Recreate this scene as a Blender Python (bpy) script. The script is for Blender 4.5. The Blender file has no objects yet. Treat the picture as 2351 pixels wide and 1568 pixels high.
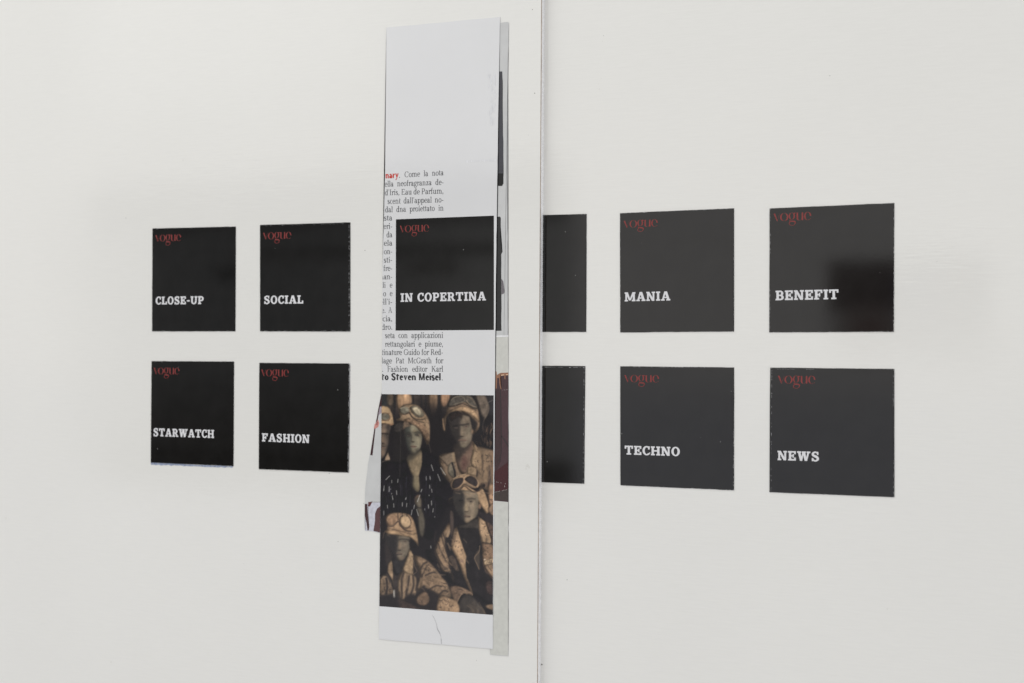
import bpy, bmesh, math, random
import numpy as np
from mathutils import Vector

random.seed(7)
RNG = np.random.default_rng(11)
SC = bpy.context.scene
COL = SC.collection

# ------------------------------------------------------------------ camera
# wall frame: X along the boards, Z up, -Y towards the viewer; metres
TH = math.radians(26.5)
F = 3629.0            # focal length in units of a 2351 px wide frame
CX, CY = 1175.5, 784.0
ZC = 0.689            # distance along the optical axis
cam_d = bpy.data.cameras.new('camera')
cam = bpy.data.objects.new('camera', cam_d)
COL.objects.link(cam)
cam.location = (ZC * math.sin(TH), -ZC * math.cos(TH), 0)
cam.rotation_euler = (math.radians(90), 0, TH)
cam_d.sensor_width = 36
cam_d.lens = F / 2351 * 36
cam_d.clip_start = 0.01
cam_d.clip_end = 50
cam_d.dof.use_dof = True
cam_d.dof.focus_distance = 0.675
cam_d.dof.aperture_fstop = 14
SC.camera = cam

# ------------------------------------------------------------------ world: a pale gallery room
W = bpy.data.worlds.new("World")
SC.world = W
W.use_nodes = True
wn, wl = W.node_tree.nodes, W.node_tree.links
wn.clear()
def wnode(t, **k):
    n = wn.new(t)
    for a, b in k.items(): setattr(n, a, b)
    return n
def wval(sock, v):
    if isinstance(v, (int, float)): sock.default_value = v
    else: wl.new(v, sock)
def wmath(op, a, b=0.0):
    n = wnode('ShaderNodeMath', operation=op)
    wval(n.inputs[0], a); wval(n.inputs[1], b)
    return n.outputs[0]
def wstep(v, lo, hi, o0=0.0, o1=1.0):
    n = wnode('ShaderNodeMapRange', interpolation_type='SMOOTHSTEP')
    wval(n.inputs[0], v)
    n.inputs[1].default_value = lo; n.inputs[2].default_value = hi
    n.inputs[3].default_value = o0; n.inputs[4].default_value = o1
    return n.outputs[0]
def wmix(f, c1, c2):
    n = wnode('ShaderNodeMix', data_type='RGBA')
    wval(n.inputs[0], f)
    for s, c in ((6, c1), (7, c2)):
        if isinstance(c, tuple): n.inputs[s].default_value = (*c, 1)
        else: wl.new(c, n.inputs[s])
    return n.outputs[2]
tc = wnode('ShaderNodeTexCoord')
sx = wnode('ShaderNodeSeparateXYZ')
wl.new(tc.outputs['Generated'], sx.inputs[0])
den = wmath('MAXIMUM', wmath('MULTIPLY', sx.outputs[1], -1.0), 0.02)
wa = wmath('DIVIDE', sx.outputs[0], den)      # across the opposite wall
wb = wmath('DIVIDE', sx.outputs[2], den)      # up the opposite wall
def wrect(a0, a1, b0, b1, e=0.012):
    m = wmath('MULTIPLY', wstep(wa, a0 - e, a0 + e), wstep(wa, a1 - e, a1 + e, 1.0, 0.0))
    m = wmath('MULTIPLY', m, wstep(wb, b0 - e, b0 + e))
    return wmath('MULTIPLY', m, wstep(wb, b1 - e, b1 + e, 1.0, 0.0))
# pale walls, brighter above; a large glazed work with dark bands hangs opposite, to the left
room = wmix(wstep(wb, 0.0, -0.06), (1.30, 1.26, 1.23), (0.98, 0.98, 1.04))
room = wmix(wstep(wb, 0.11, 0.22), room, (1.28, 1.29, 1.27))
room = wmix(wstep(wa, -0.08, 0.35), room, (0.95, 0.95, 0.95))
room = wmix(wstep(wb, 0.7, 1.4), room, (1.25, 1.25, 1.22))
room = wmix(wstep(wb, -0.22, -0.7), room, (0.52, 0.515, 0.495))
work = wmix(wstep(wa, -0.68, -0.47), (0.33, 0.33, 0.33), (0.78, 0.77, 0.75))
work = wmix(wmath('MULTIPLY', wstep(wb, 0.0, -0.07), 0.8), work, wmix(wstep(wa, -0.64, -0.46), (0.13, 0.12, 0.11), (0.72, 0.72, 0.72)))
room = wmix(wmath('MULTIPLY', wstep(wa, -0.96, -0.80), wrect(-1.2, -0.450, -0.113, 0.124, 0.012)), room, work)
DARKS = [  # a0, a1, b0, b1, colour, strength, softness : pictures and openings on the opposite wall
    (-0.272, -0.17, 0.018, 0.052, (0.14, 0.09, 0.085), 0.93, .005),
    (-0.258, -0.17, -0.010, 0.018, (0.36, 0.28, 0.26), 0.8, .010),
    (-0.272, -0.25, -0.010, 0.018, (0.5, 0.48, 0.46), 0.6, .008),
    (-0.225, -0.20, 0.015, 0.042, (0.12, 0.12, 0.30), 0.6, .01),
    (-0.262, -0.232, -0.005, 0.02, (0.26, 0.10, 0.08), 0.6, .01),
    (-0.200, -0.185, 0.03, 0.05, (0.30, 0.11, 0.07), 0.6, .006),
    (-0.86, -0.450, -0.113, -0.083, (0.09, 0.08, 0.07), 0.85, .005),
    (-0.585, -0.541, 0.0485, 0.0585, (0.20, 0.18, 0.16), 0.75, .004),
    (-0.76, -0.715, 0.048, 0.0585, (0.03, 0.03, 0.03), 0.85, .004),
    (-0.73, -0.505, 0.0615, 0.0715, (0.16, 0.15, 0.14), 0.75, .004),
    (-0.88, -0.453, 0.0845, 0.122, (0.14, 0.13, 0.13), 0.7, .008),
]
for a0, a1, b0, b1, c, s, e in DARKS:
    room = wmix(wmath('MULTIPLY', wrect(a0, a1, b0, b1, e), s), room, c)
room = wmix(wmath('MULTIPLY', wrect(-0.88, -0.60, 0.18, 0.33, 0.05), 0.5), room, (2.3, 2.3, 2.25))   # bright patch added for streaky glints on the upper left board
room = wmix(wstep(wa, 1.2, 2.2), room, (1.5, 1.5, 1.53))                                     # glow added far to the right to brighten the ribbed edge
back = wstep(sx.outputs[1], -0.05, 0.05)
room = wmix(back, room, (0.5, 0.5, 0.5))
bg = wnode('ShaderNodeBackground')
wl.new(room, bg.inputs[0])
bg.inputs[1].default_value = 0.88
out = wnode('ShaderNodeOutputWorld')
wl.new(bg.outputs[0], out.inputs[0])

# ------------------------------------------------------------------ gallery lamps (soft, from above)
def area(name, loc, target, size, power, colr):
    d = bpy.data.lights.new(name, 'AREA')
    d.shape = 'RECTANGLE'; d.size = size[0]; d.size_y = size[1]
    d.energy = power; d.color = colr
    o = bpy.data.objects.new(name, d); COL.objects.link(o)
    o.location = loc
    o.rotation_euler = (Vector(target) - Vector(loc)).to_track_quat('-Z', 'Y').to_euler()
    return o
area('ceiling_lamp', (-0.5, -0.6, 0.9), (-0.03, 0, 0), (0.8, 0.4), 3.2, (1.0, 0.985, 0.95))

SC.view_settings.view_transform = 'Standard'
SC.view_settings.look = 'None'
SC.view_settings.exposure = 0
SC.view_settings.gamma = 1
SC.view_settings.use_curve_mapping = False

# ------------------------------------------------------------------ geometry of the boards
CT, ST = math.cos(TH), math.sin(TH)
def wall(px, py, d=0.0):
    """place on the boards (x, z) seen at a spot of the photograph, d metres proud of the right board"""
    u, v = px - CX, CY - py
    s = (u * (ZC - d * CT) + F * d * ST) / (F * CT + u * ST)
    depth = ZC - s * ST - d * CT
    return (s, v * depth / F)
MM = 0.001
D_R = 0.0             # front of the right board
D_L = 3.6 * MM        # front of the left board, which stands proud of the right one
T = 0.15 * MM         # thickness of paper

# ------------------------------------------------------------------ materials
def lin(c):
    r = []
    for x in c:
        x = x / 255
        r.append(x / 12.92 if x <= 0.04045 else ((x + 0.055) / 1.055) ** 2.4)
    return tuple(r)
MATS = {}
def mat(name, rgb, rough=0.4, spec=0.5, var=0.06, vscale=90, bump=0.0, bscale=400, dust=0.0):
    if name in MATS: return MATS[name]
    m = bpy.data.materials.new(name); m.use_nodes = True
    n, l = m.node_tree.nodes, m.node_tree.links
    b = n['Principled BSDF']
    b.inputs['Roughness'].default_value = rough
    b.inputs['Specular IOR Level'].default_value = spec
    co = n.new('ShaderNodeTexCoord')
    no = n.new('ShaderNodeTexNoise'); no.inputs['Scale'].default_value = vscale; no.inputs['Detail'].default_value = 5
    l.new(co.outputs['Object'], no.inputs['Vector'])
    mr = n.new('ShaderNodeMapRange')
    mr.inputs[1].default_value = 0.3; mr.inputs[2].default_value = 0.7
    mr.inputs[3].default_value = 1 - var; mr.inputs[4].default_value = 1 + var
    l.new(no.outputs['Fac'], mr.inputs[0])
    mx = n.new('ShaderNodeVectorMath'); mx.operation = 'SCALE'
    mx.inputs[0].default_value = rgb
    l.new(mr.outputs[0], mx.inputs['Scale'])
    last = mx.outputs[0]
    if dust:
        ge = n.new('ShaderNodeNewGeometry')
        vo = n.new('ShaderNodeTexVoronoi'); vo.inputs['Scale'].default_value = 230
        l.new(ge.outputs['Position'], vo.inputs['Vector'])
        a = n.new('ShaderNodeMapRange'); a.inputs[1].default_value = 0.075; a.inputs[2].default_value = 0.03
        l.new(vo.outputs['Distance'], a.inputs[0])
        sp = n.new('ShaderNodeSeparateColor'); l.new(vo.outputs['Color'], sp.inputs[0])
        g = n.new('ShaderNodeMath'); g.operation = 'GREATER_THAN'; g.inputs[1].default_value = 0.88
        l.new(sp.outputs[0], g.inputs[0])
        g2 = n.new('ShaderNodeMath'); g2.operation = 'MULTIPLY'
        l.new(a.outputs[0], g2.inputs[0]); l.new(g.outputs[0], g2.inputs[1])
        g3 = n.new('ShaderNodeMath'); g3.operation = 'MULTIPLY'; g3.inputs[1].default_value = dust
        l.new(g2.outputs[0], g3.inputs[0])
        mm = n.new('ShaderNodeMix'); mm.data_type = 'RGBA'
        l.new(g3.outputs[0], mm.inputs[0]); l.new(last, mm.inputs[6]); mm.inputs[7].default_value = (0.35, 0.35, 0.34, 1)
        last = mm.outputs[2]
    l.new(last, b.inputs['Base Color'])
    if bump:
        nb = n.new('ShaderNodeTexNoise'); nb.inputs['Scale'].default_value = bscale; nb.inputs['Detail'].default_value = 3
        l.new(co.outputs['Object'], nb.inputs['Vector'])
        bu = n.new('ShaderNodeBump'); bu.inputs['Strength'].default_value = bump; bu.inputs['Distance'].default_value = 0.0003
        l.new(nb.outputs['Fac'], bu.inputs['Height']); l.new(bu.outputs[0], b.inputs['Normal'])
    MATS[name] = m
    return m

def board_mat():
    """white paper with fine horizontal brushed ribs and a satin varnish"""
    m = bpy.data.materials.new('white_brushed_board'); m.use_nodes = True
    n, l = m.node_tree.nodes, m.node_tree.links
    b = n['Principled BSDF']
    b.inputs['Roughness'].default_value = 0.5; b.inputs['Specular IOR Level'].default_value = 0.15
    b.inputs['Coat Weight'].default_value = 0.85; b.inputs['Coat Roughness'].default_value = 0.05; b.inputs['Coat IOR'].default_value = 1.66
    co = n.new('ShaderNodeTexCoord')
    def stretched(sxv, szv, detail, rot=0.0, dist=0.0):
        mp = n.new('ShaderNodeMapping')
        mp.inputs['Scale'].default_value = (sxv, 1, szv); mp.inputs['Rotation'].default_value = (0, rot, 0)
        l.new(co.outputs['Object'], mp.inputs['Vector'])
        t = n.new('ShaderNodeTexNoise'); t.inputs['Scale'].default_value = 1; t.inputs['Detail'].default_value = detail
        t.inputs['Distortion'].default_value = dist
        l.new(mp.outputs[0], t.inputs['Vector'])
        return t.outputs['Fac']
    ribs = stretched(70, 1100, 2, 0.01, 0.3)
    broad = stretched(22, 160, 3, -0.012)
    blot = stretched(14, 14, 4)
    fine = stretched(160, 1600, 1, -0.01)
    def mr(v, a, c, lo, hi):
        q = n.new('ShaderNodeMapRange')
        l.new(v, q.inputs[0]); q.inputs[1].default_value = a; q.inputs[2].default_value = c
        q.inputs[3].default_value = lo; q.inputs[4].default_value = hi
        return q.outputs[0]
    def mul(a, c):
        q = n.new('ShaderNodeMath'); q.operation = 'MULTIPLY'; l.new(a, q.inputs[0]); l.new(c, q.inputs[1]); return q.outputs[0]
    def add(a, c, k):
        q = n.new('ShaderNodeMath'); q.operation = 'MULTIPLY_ADD'; l.new(c, q.inputs[0]); q.inputs[1].default_value = k; l.new(a, q.inputs[2]); return q.outputs[0]
    f = mul(mul(mr(ribs, 0.3, 0.7, 0.992, 1.006), mr(blot, 0.3, 0.7, 0.990, 1.008)), mr(fine, 0.3, 0.7, 0.992, 1.006))
    sc = n.new('ShaderNodeVectorMath'); sc.operation = 'SCALE'
    sc.inputs[0].default_value = (0.720, 0.714, 0.689)
    l.new(f, sc.inputs['Scale']); l.new(sc.outputs[0], b.inputs['Base Color'])
    hgt = add(add(ribs, broad, 0.7), fine, 0.5)
    bu = n.new('ShaderNodeBump'); bu.inputs['Strength'].default_value = 0.24; bu.inputs['Distance'].default_value = 0.00012
    l.new(hgt, bu.inputs['Height']); l.new(bu.outputs[0], b.inputs['Normal'])
    bc = n.new('ShaderNodeBump'); bc.inputs['Strength'].default_value = 0.085; bc.inputs['Distance'].default_value = 0.00012
    l.new(hgt, bc.inputs['Height']); l.new(bc.outputs[0], b.inputs['Coat Normal'])
    return m
M_BOARD = board_mat()
M_CARD = mat('black_glossy_print', (0.0065, 0.0063, 0.0062), 0.045, 0.5, 0.25, 120, 0.004, 900, dust=0.5)
M_CARDEDGE = mat('dark_card_edge', (0.03, 0.03, 0.03), 0.6, 0.3)
M_WHITE = mat('white_print', (0.66, 0.66, 0.68), 0.3, 0.4, 0.03)
M_RED = mat('red_print', (0.215, 0.030, 0.028), 0.25, 0.4, 0.12, 900)
M_PAPER = mat('cool_white_magazine_paper', (0.655, 0.657, 0.668), 0.07, 0.75, 0.018, 25, 0.20, 38)
M_GREY = mat('grey_magazine_paper', (0.52, 0.524, 0.524), 0.3, 0.4, 0.05, 160, 0.05, 200)
M_GREYWARM = mat('warm_grey_print', (0.55, 0.55, 0.515), 0.3, 0.4, 0.06, 400)
M_INK = mat('grey_text_ink', (0.055, 0.057, 0.062), 0.4, 0.3, 0.15, 3000)
M_INKB = mat('black_text_ink', (0.016, 0.016, 0.018), 0.4, 0.3)
M_REDINK = mat('red_text_ink', (0.50, 0.045, 0.03), 0.4, 0.3)
M_WORN = mat('worn_white_edge', (0.42, 0.42, 0.43), 0.7, 0.2, 0.55, 1500)
M_BLUEWORN = mat('bluish_worn_edge', (0.25, 0.29, 0.40), 0.7, 0.2, 0.4, 1200)
M_BROWN = mat('raw_brown_board_edge', (0.42, 0.34, 0.28), 0.8, 0.2, 0.3, 600)
M_RIB = mat('ribbed_white_core', (0.82, 0.82, 0.83), 0.55, 0.3, 0.08, 900)

# ------------------------------------------------------------------ mesh helpers
def link(name, me, parent=None, loc=(0, 0, 0), m=None):
    o = bpy.data.objects.new(name, me); COL.objects.link(o)
    if m is not None: me.materials.append(m)
    if parent is not None: o.parent = parent
    else: o.location = loc
    return o
def root_of(o):
    while o.parent is not None: o = o.parent
    return o
def tag(o, label, cat=None, group=None, kind=None):
    o['label'] = label
    if cat: o['category'] = cat
    if group: o['group'] = group
    if kind: o['kind'] = kind
    return o
def densify(p, step, jit, seed=0):
    """extra points along a cut edge, each a hair off the line"""
    r = random.Random(seed)
    q = []
    for i in range(len(p)):
        a, b = Vector(p[i]), Vector(p[(i + 1) % len(p)])
        L = (b - a).length
        n = max(1, int(L / step))
        nrm = Vector((-(b - a).y, (b - a).x)) / max(L, 1e-9)
        for k in range(n):
            t = k / n
            off = 0 if k == 0 else r.gauss(0, jit)
            q.append(tuple(a.lerp(b, t) + nrm * off))
    return q
def sheet(name, pts, d, t, m, parent=None, step=0.0, jit=0.0, seed=0):
    """a sheet of thickness t lying d proud of the wall; pts are (x, z) in metres"""
    if step: pts = densify(pts, step, jit, seed)
    ar = sum(pts[i][0] * pts[(i + 1) % len(pts)][1] - pts[(i + 1) % len(pts)][0] * pts[i][1] for i in range(len(pts)))
    if ar < 0: pts = pts[::-1]
    if parent is None:
        cx = sum(p[0] for p in pts) / len(pts); cz = sum(p[1] for p in pts) / len(pts)
        loc = Vector((cx, -d, cz))
    else:
        loc = root_of(parent).location
    bm = bmesh.new()
    fr = [bm.verts.new((x - loc[0], -(d + t) - loc[1], z - loc[2])) for x, z in pts]
    bm.faces.new(fr)
    if t > 0:
        bk = [bm.verts.new((x - loc[0], -(d - 0.00003) - loc[1], z - loc[2])) for x, z in pts]
        n = len(pts)
        for i in range(n):
            j = (i + 1) % n
            bm.faces.new((fr[j], fr[i], bk[i], bk[j]))
        bm.faces.new(bk[::-1])
    bmesh.ops.triangulate(bm, faces=[f for f in bm.faces if len(f.verts) > 4])
    me = bpy.data.meshes.new(name); bm.to_mesh(me); bm.free()
    return link(name, me, parent, loc, m)
def S(pts, d):
    """a list of spots of the photograph -> (x, z) on the plane d"""
    return [wall(x, y, d) for x, y in pts]

# ------------------------------------------------------------------ lettering
def RECT(x0, y0, x1, y1): return [[(x0, y0), (x1, y0), (x1, y1), (x0, y1)]]
def POLY(*p): return [list(p)]
def RING(cx, cy, rx, ry, wx, wy, a0=0, a1=360, n=None):
    n = n or max(6, int(abs(a1 - a0) / 14)); q = []
    ix, iy = max(rx - wx, 0.001), max(ry - wy, 0.001)
    for k in range(n):
        t0 = math.radians(a0 + (a1 - a0) * k / n); t1 = math.radians(a0 + (a1 - a0) * (k + 1) / n)
        q.append([(cx + ix * math.cos(t0), cy + iy * math.sin(t0)), (cx + rx * math.cos(t0), cy + ry * math.sin(t0)),
                  (cx + rx * math.cos(t1), cy + ry * math.sin(t1)), (cx + ix * math.cos(t1), cy + iy * math.sin(t1))])
    return q
def spline(p, n=6):
    q = []
    for i in range(len(p) - 1):
        a, b = p[i], p[i + 1]
        z = p[i - 1] if i else a
        c = p[i + 2] if i + 2 < len(p) else b
        for k in range(n):
            t = k / n
            q.append(tuple(0.5 * (2 * a[j] + (b[j] - z[j]) * t + (2 * z[j] - 5 * a[j] + 4 * b[j] - c[j]) * t * t
                                  + (3 * a[j] - z[j] - 3 * b[j] + c[j]) * t ** 3) for j in range(len(a))))
    q.append(tuple(p[-1])); return q
def STROKE(p, smooth=True):
    """p: (x, y, width)"""
    if smooth: p = spline(p, 5)
    e = []
    for i, a in enumerate(p):
        z, c = p[max(i - 1, 0)], p[min(i + 1, len(p) - 1)]
        dx, dy = c[0] - z[0], c[1] - z[1]; L = math.hypot(dx, dy) or 1
        nx, ny = -dy / L * a[2] / 2, dx / L * a[2] / 2
        e.append(((a[0] + nx, a[1] + ny), (a[0] - nx, a[1] - ny)))
    return [[e[i][0], e[i][1], e[i + 1][1], e[i + 1][0]] for i in range(len(e) - 1)]
def DOT(cx, cy, r, n=10): return [[(cx + r * math.cos(6.2832 * k / n), cy + r * math.sin(6.2832 * k / n)) for k in range(n)]]

def slab(ch):
    """bold slab-serif capitals, cap height 1 -> (width, pieces)"""
    s, h = 0.245, 0.16
    def foot(x0, x1, y=0): return RECT(x0, y, x1, y + h)
    if ch == 'I': return 0.46, RECT(.108, 0, .353, 1) + foot(0, .46) + foot(0, .46, 1 - h)
    if ch == 'B': return 0.84, (RECT(.09, 0, .335, 1) + foot(0, .5) + foot(0, .5, 1 - h) + RECT(.3, .435, .5, .575)
                                + RING(.49, .715, .30, .285, .235, .145, -90, 90) + RING(.50, .285, .34, .285, .245, .145, -90, 90))
    if ch == 'C': return 0.80, RING(.45, .5, .45, .525, .245, .15, 48, 318) + RECT(.60, .64, .78, .985) + STROKE([(.70, .12, .12), (.80, .30, .11)], False)
    if ch == 'O': return 0.90, RING(.45, .5, .45, .525, .245, .15)
    if ch == 'E': return 0.82, (RECT(.09, 0, .335, 1) + foot(0, .80) + foot(0, .80, 1 - h) + RECT(.62, 0, .80, .33) + RECT(.62, .68, .80, 1)
                                + RECT(.3, .43, .52, .57) + RECT(.46, .31, .60, .69))
    if ch == 'F': return 0.82, (RECT(.09, 0, .335, 1) + foot(0, .48) + foot(0, .82, 1 - h) + RECT(.64, .66, .82, 1)
                                + RECT(.3, .42, .52, .56) + RECT(.46, .30, .60, .68))
    if ch == 'L': return 0.78, RECT(.09, 0, .335, 1) + foot(0, .78) + foot(0, .44, 1 - h) + RECT(.60, 0, .78, .36)
    if ch == 'H': return 1.00, (RECT(.08, 0, .325, 1) + RECT(.675, 0, .92, 1) + foot(0, .42) + foot(.58, 1) + foot(0, .42, 1 - h)
                                + foot(.58, 1, 1 - h) + RECT(.3, .43, .7, .58))
    if ch == 'N': return 0.98, (RECT(.08, 0, .27, 1) + RECT(.70, 0, .89, 1) + foot(0, .39) + foot(0, .30, 1 - h) + foot(.60, .98, 1 - h)
                                + POLY((.06, 1), (.33, 1), (.89, 0), (.62, 0)))
    if ch == 'P': return 0.82, (RECT(.09, 0, .335, 1) + foot(0, .46) + foot(0, .5, 1 - h) + RECT(.3, .37, .5, .52)
                                + RING(.48, .685, .34, .315, .245, .15, -90, 90))
    if ch == 'R': return 0.94, (RECT(.09, 0, .335, 1) + foot(0, .44) + foot(0, .5, 1 - h) + RECT(.3, .40, .5, .54)
                                + RING(.48, .70, .33, .30, .245, .15, -90, 90) + POLY((.42, .46), (.66, .46), (.86, .10), (.62, .10)) + foot(.60, .94))
    if ch == 'T': return 0.90, RECT(.325, 0, .575, 1) + foot(.20, .70) + foot(0, .90, 1 - h) + RECT(0, .66, .17, 1) + RECT(.73, .66, .90, 1)
    if ch == 'U': return 0.98, (RECT(.08, .35, .325, 1) + RECT(.67, .35, .88, 1) + foot(0, .42, 1 - h) + foot(.58, .98, 1 - h)
                                + RING(.48, .37, .40, .39, .24, .16, 180, 360))
    if ch == 'A': return 1.02, (POLY((.37, 1), (.56, 1), (.28, .1), (.10, .1)) + POLY((.37, 1), (.66, 1), (.95, .1), (.68, .1))
                                + foot(0, .39) + foot(.58, 1.02) + RECT(.25, .27, .74, .40))
    if ch == 'M': return 1.22, (RECT(.08, 0, .26, 1) + RECT(.91, 0, 1.15, 1) + foot(0, .36) + foot(.80, 1.22) + foot(0, .30, 1 - h) + foot(.95, 1.22, 1 - h)
                                + POLY((.08, 1), (.36, 1), (.68, .1), (.48, .1)) + POLY((.88, 1), (1.12, 1), (.68, .1), (.52, .1)))
    if ch == 'W': return 1.36, (foot(0, .44, 1 - h) + foot(.50, .90, 1 - h) + foot(.98, 1.36, 1 - h)
                                + POLY((.08, .95), (.34, .95), (.54, 0), (.30, 0)) + POLY((.55, .95), (.72, .95), (.52, 0), (.36, 0))
                                + POLY((.56, .95), (.82, .95), (1.02, 0), (.78, 0)) + POLY((1.08, .95), (1.26, .95), (1.02, 0), (.86, 0)))
    if ch == 'S': return 0.80, (STROKE([(.66, .76, .15), (.52, .925, .15), (.36, .945, .16), (.16, .82, .20), (.17, .65, .23), (.38, .53, .26), (.60, .40, .24),
                                        (.66, .22, .22), (.48, .055, .16), (.30, .06, .15), (.14, .24, .14)]) + RECT(.58, .66, .72, 1.0) + RECT(.05, 0, .19, .34))
    if ch == '-': return 0.48, RECT(.04, .34, .44, .52)
    return 0.40, []

def logo(ch):
    """fat-and-hairline lower case of the masthead, x-height 1"""
    hr = 0.022
    if ch == 'v': return 0.86, POLY((0, 1), (.22, 1), (.53, .0), (.43, .0)) + STROKE([(.50, .06, hr), (.82, 1, hr)], False)
    if ch == 'o': return 1.10, RING(.53, .5, .53, .53, .20, hr)
    if ch == 'g': return 0.98, (RING(.42, .58, .40, .46, .175, hr) + STROKE([(.30, .15, hr), (.16, .02, .06), (.22, -.08, .13), (.50, -.10, .16), (.80, -.16, .15), (.86, -.34, .10), (.70, -.58, .06), (.44, -.64, .05), (.16, -.54, .07), (.10, -.34, .10), (.22, -.14, .08)])
                                + STROKE([(.70, .92, .10), (.82, .95, .14), (.90, .90, .17)]))
    if ch == 'u': return 1.00, (RECT(.06, .22, .26, 1) + RING(.42, .24, .36, .26, .20, hr, 180, 290) + RECT(.70, 0, .90, 1) + STROKE([(.50, .02, hr), (.62, .08, hr), (.70, .26, hr)]))
    if ch == 'e': return 0.98, RING(.48, .5, .46, .53, .20, hr, 95, 300) + RING(.48, .5, .46, .53, .19, .04, 0, 95) + STROKE([(.71, .02, hr), (.86, .16, .05)], False)
    return 0.4, []

def text_glyph(ch, st):
    """book or bold lower case and capitals, x-height 1"""
    s, h, sf = st['s'], st['h'], st['serif']
    A, C, D = 1.52, 1.46, -.5
    sl, sh = (.13, .075) if sf else (0, 0)
    def stem(x, y0, y1, bot=True, top=True):
        q = RECT(x, y0, x + s, y1)
        if sf and bot: q += RECT(x - sl, y0, x + s + sl, y0 + sh)
        if sf and top: q += POLY((x - .16, y1 - .13), (x + .02, y1 - .13), (x + .02, y1), (x - .16, y1 - .07))
        return q
    def cstem(x, y0, y1): return RECT(x, y0, x + s, y1) + (RECT(x - sl, y0, x + s + sl, y0 + sh) + RECT(x - sl, y1 - sh, x + s + sl, y1) if sf else [])
    b = .15 if sf else .02
    if ch == 'a': return .92, RING(.33, .29, .33, .31, s * .9, h, 0, 360) + RECT(.52, 0, .52 + s, .7) + RING(.40, .66, .34, .36, s * .9, h, 0, 165) + (STROKE([(.72, .12, .08), (.90, .08, .08)], False) if sf else [])
    if ch == 'c': return .82, RING(.46, .5, .44, .53, s, h, 45, 318)
    if ch == 'd': return 1.02, RING(.44, .5, .42, .53, s, h) + stem(.64, 0, A, True)
    if ch == 'e': return .86, RING(.46, .5, .44, .53, s, h, 0, 318) + RECT(.14, .50, .84, .50 + h)
    if ch == 'f': return .60, stem(.16, 0, 1.2, True, False) + RECT(0, .93, .56, .93 + max(h, .09)) + RING(.46, 1.2, .30, .33, s * .9, max(h, .1), 55, 180)
    if ch == 'g': return .92, RING(.42, .64, .36, .38, s * .9, h) + RING(.44, -.20, .44, .28, .12, h) + STROKE([(.26, .32, .09), (.14, .18, .1), (.3, .06, .13), (.6, .06, .14)]) + RECT(.68, .86, .94, .98)
    if ch in 'nhm':
        top = A if ch == 'h' else 1
        w = .56
        q = stem(b, 0, top)
        x = b
        for k in range(2 if ch == 'm' else 1):
            q += RING(x + s / 2 + w / 2 + .02, .62, (w + s) / 2, .40, s, max(h, .1), 0, 150) + RECT(x + w + .02, 0, x + w + s + .02, .64)
            if sf: q += RECT(x + w - sl + .02, 0, x + w + s + sl + .02, sh)
            x += w
        return x + s + b + .05, q
    if ch == 'i': return s + 2 * b, stem(b, 0, 1) + DOT(b + s / 2, 1.34, .14)
    if ch == 'l': return s + 2 * b, stem(b, 0, A)
    if ch == 'o': return .96, RING(.48, .5, .46, .53, s, h)
    if ch == 'p': return 1.04, stem(b, D, 1) + RING(b + .46, .5, .42, .53, s, h)
    if ch == 'r': return .70, stem(b, 0, 1) + RING(b + s + .22, .62, .26, .38, s * .6, .12, 70, 180) + DOT(b + s + .34, .88, .12)
    if ch == 's': return .74, STROKE([(.60, .76, .1), (.44, .97, h + .03), (.22, .92, s * .7), (.14, .74, s), (.34, .54, s * 1.1), (.58, .36, s), (.58, .14, s * .8), (.36, .03, h + .03), (.10, .20, .1)])
    if ch == 't': return .56 if sf else .74, RECT(.14, .1, .14 + s, 1.28) + RECT(0, .96 - max(h, .09) * .5, .56 if sf else .76, .96 + max(h, .09) * .5) + RING(.40, .22, .26, .24, s * .8, max(h, .09), 180, 310)
    if ch == 'u': return 1.06, stem(b - .03, .3, 1, False) + RING(.46, .32, .36, .34, s, max(h, .1), 180, 330) + stem(.68, 0, 1, False) + (RECT(.68, 0, 1.02, sh) if sf else [])
    if ch == 'v': return .94, POLY((.06, 1), (.06 + s * 1.2, 1), (.56, 0), (.40, 0)) + POLY((.72, 1), (.72 + max(h, .1), 1), (.54, 0), (.42, 0)) + (RECT(-.04, 1 - sh, .38, 1) + RECT(.6, 1 - sh, .94, 1) if sf else [])
    if ch == 'y': return .94, POLY((.04, 1), (.04 + s, 1), (.60, 0), (.38, .0)) + POLY((.66, 1), (.66 + s * .9, 1), (.42, -.38), (.22, -.38)) + RECT(.06, -.45, .36, -.24)
    if ch == 'z': return .84, RECT(.06, 1 - h - .03, .76, 1) + RECT(.06, 0, .78, h + .03) + POLY((.52, 1), (.76, 1), (.30, 0), (.06, 0)) + (RECT(.06, .72, .13, 1) + RECT(.71, 0, .78, .3) if sf else [])
    if ch == 'A': return 1.42, POLY((.62, C), (.70, C), (.30, 0), (.20, 0)) + POLY((.62, C), (.76, C), (1.24, 0), (1.02, 0)) + RECT(.36, .46, 1.0, .54) + (RECT(.04, 0, .48, sh) + RECT(.88, 0, 1.38, sh))
    if ch == 'C': return 1.36, RING(.72, .73, .66, .76, s, h, 42, 318) + RECT(1.18, .98, 1.25, 1.46)
    if ch == 'G': return 1.46, RING(.72, .73, .66, .76, s, h, 42, 335) + RECT(1.18, .98, 1.25, 1.46) + RECT(1.10, .1, 1.10 + s, .62) + RECT(.95, .58, 1.42, .65)
    if ch == 'E': return 1.22, cstem(.18, 0, C) + RECT(.18, 0, 1.1, h) + RECT(.18, C - h, 1.06, C) + RECT(.3, .72, .86, .72 + h) + RECT(1.05, 0, 1.14, .36) + RECT(1.0, 1.12, 1.08, C) + RECT(.80, .58, .87, .92)
    if ch == 'F': return 1.12, cstem(.18, 0, C) + RECT(.18, C - h, 1.06, C) + RECT(.3, .70, .82, .70 + h) + RECT(1.0, 1.08, 1.08, C) + RECT(.78, .55, .85, .92)
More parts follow.
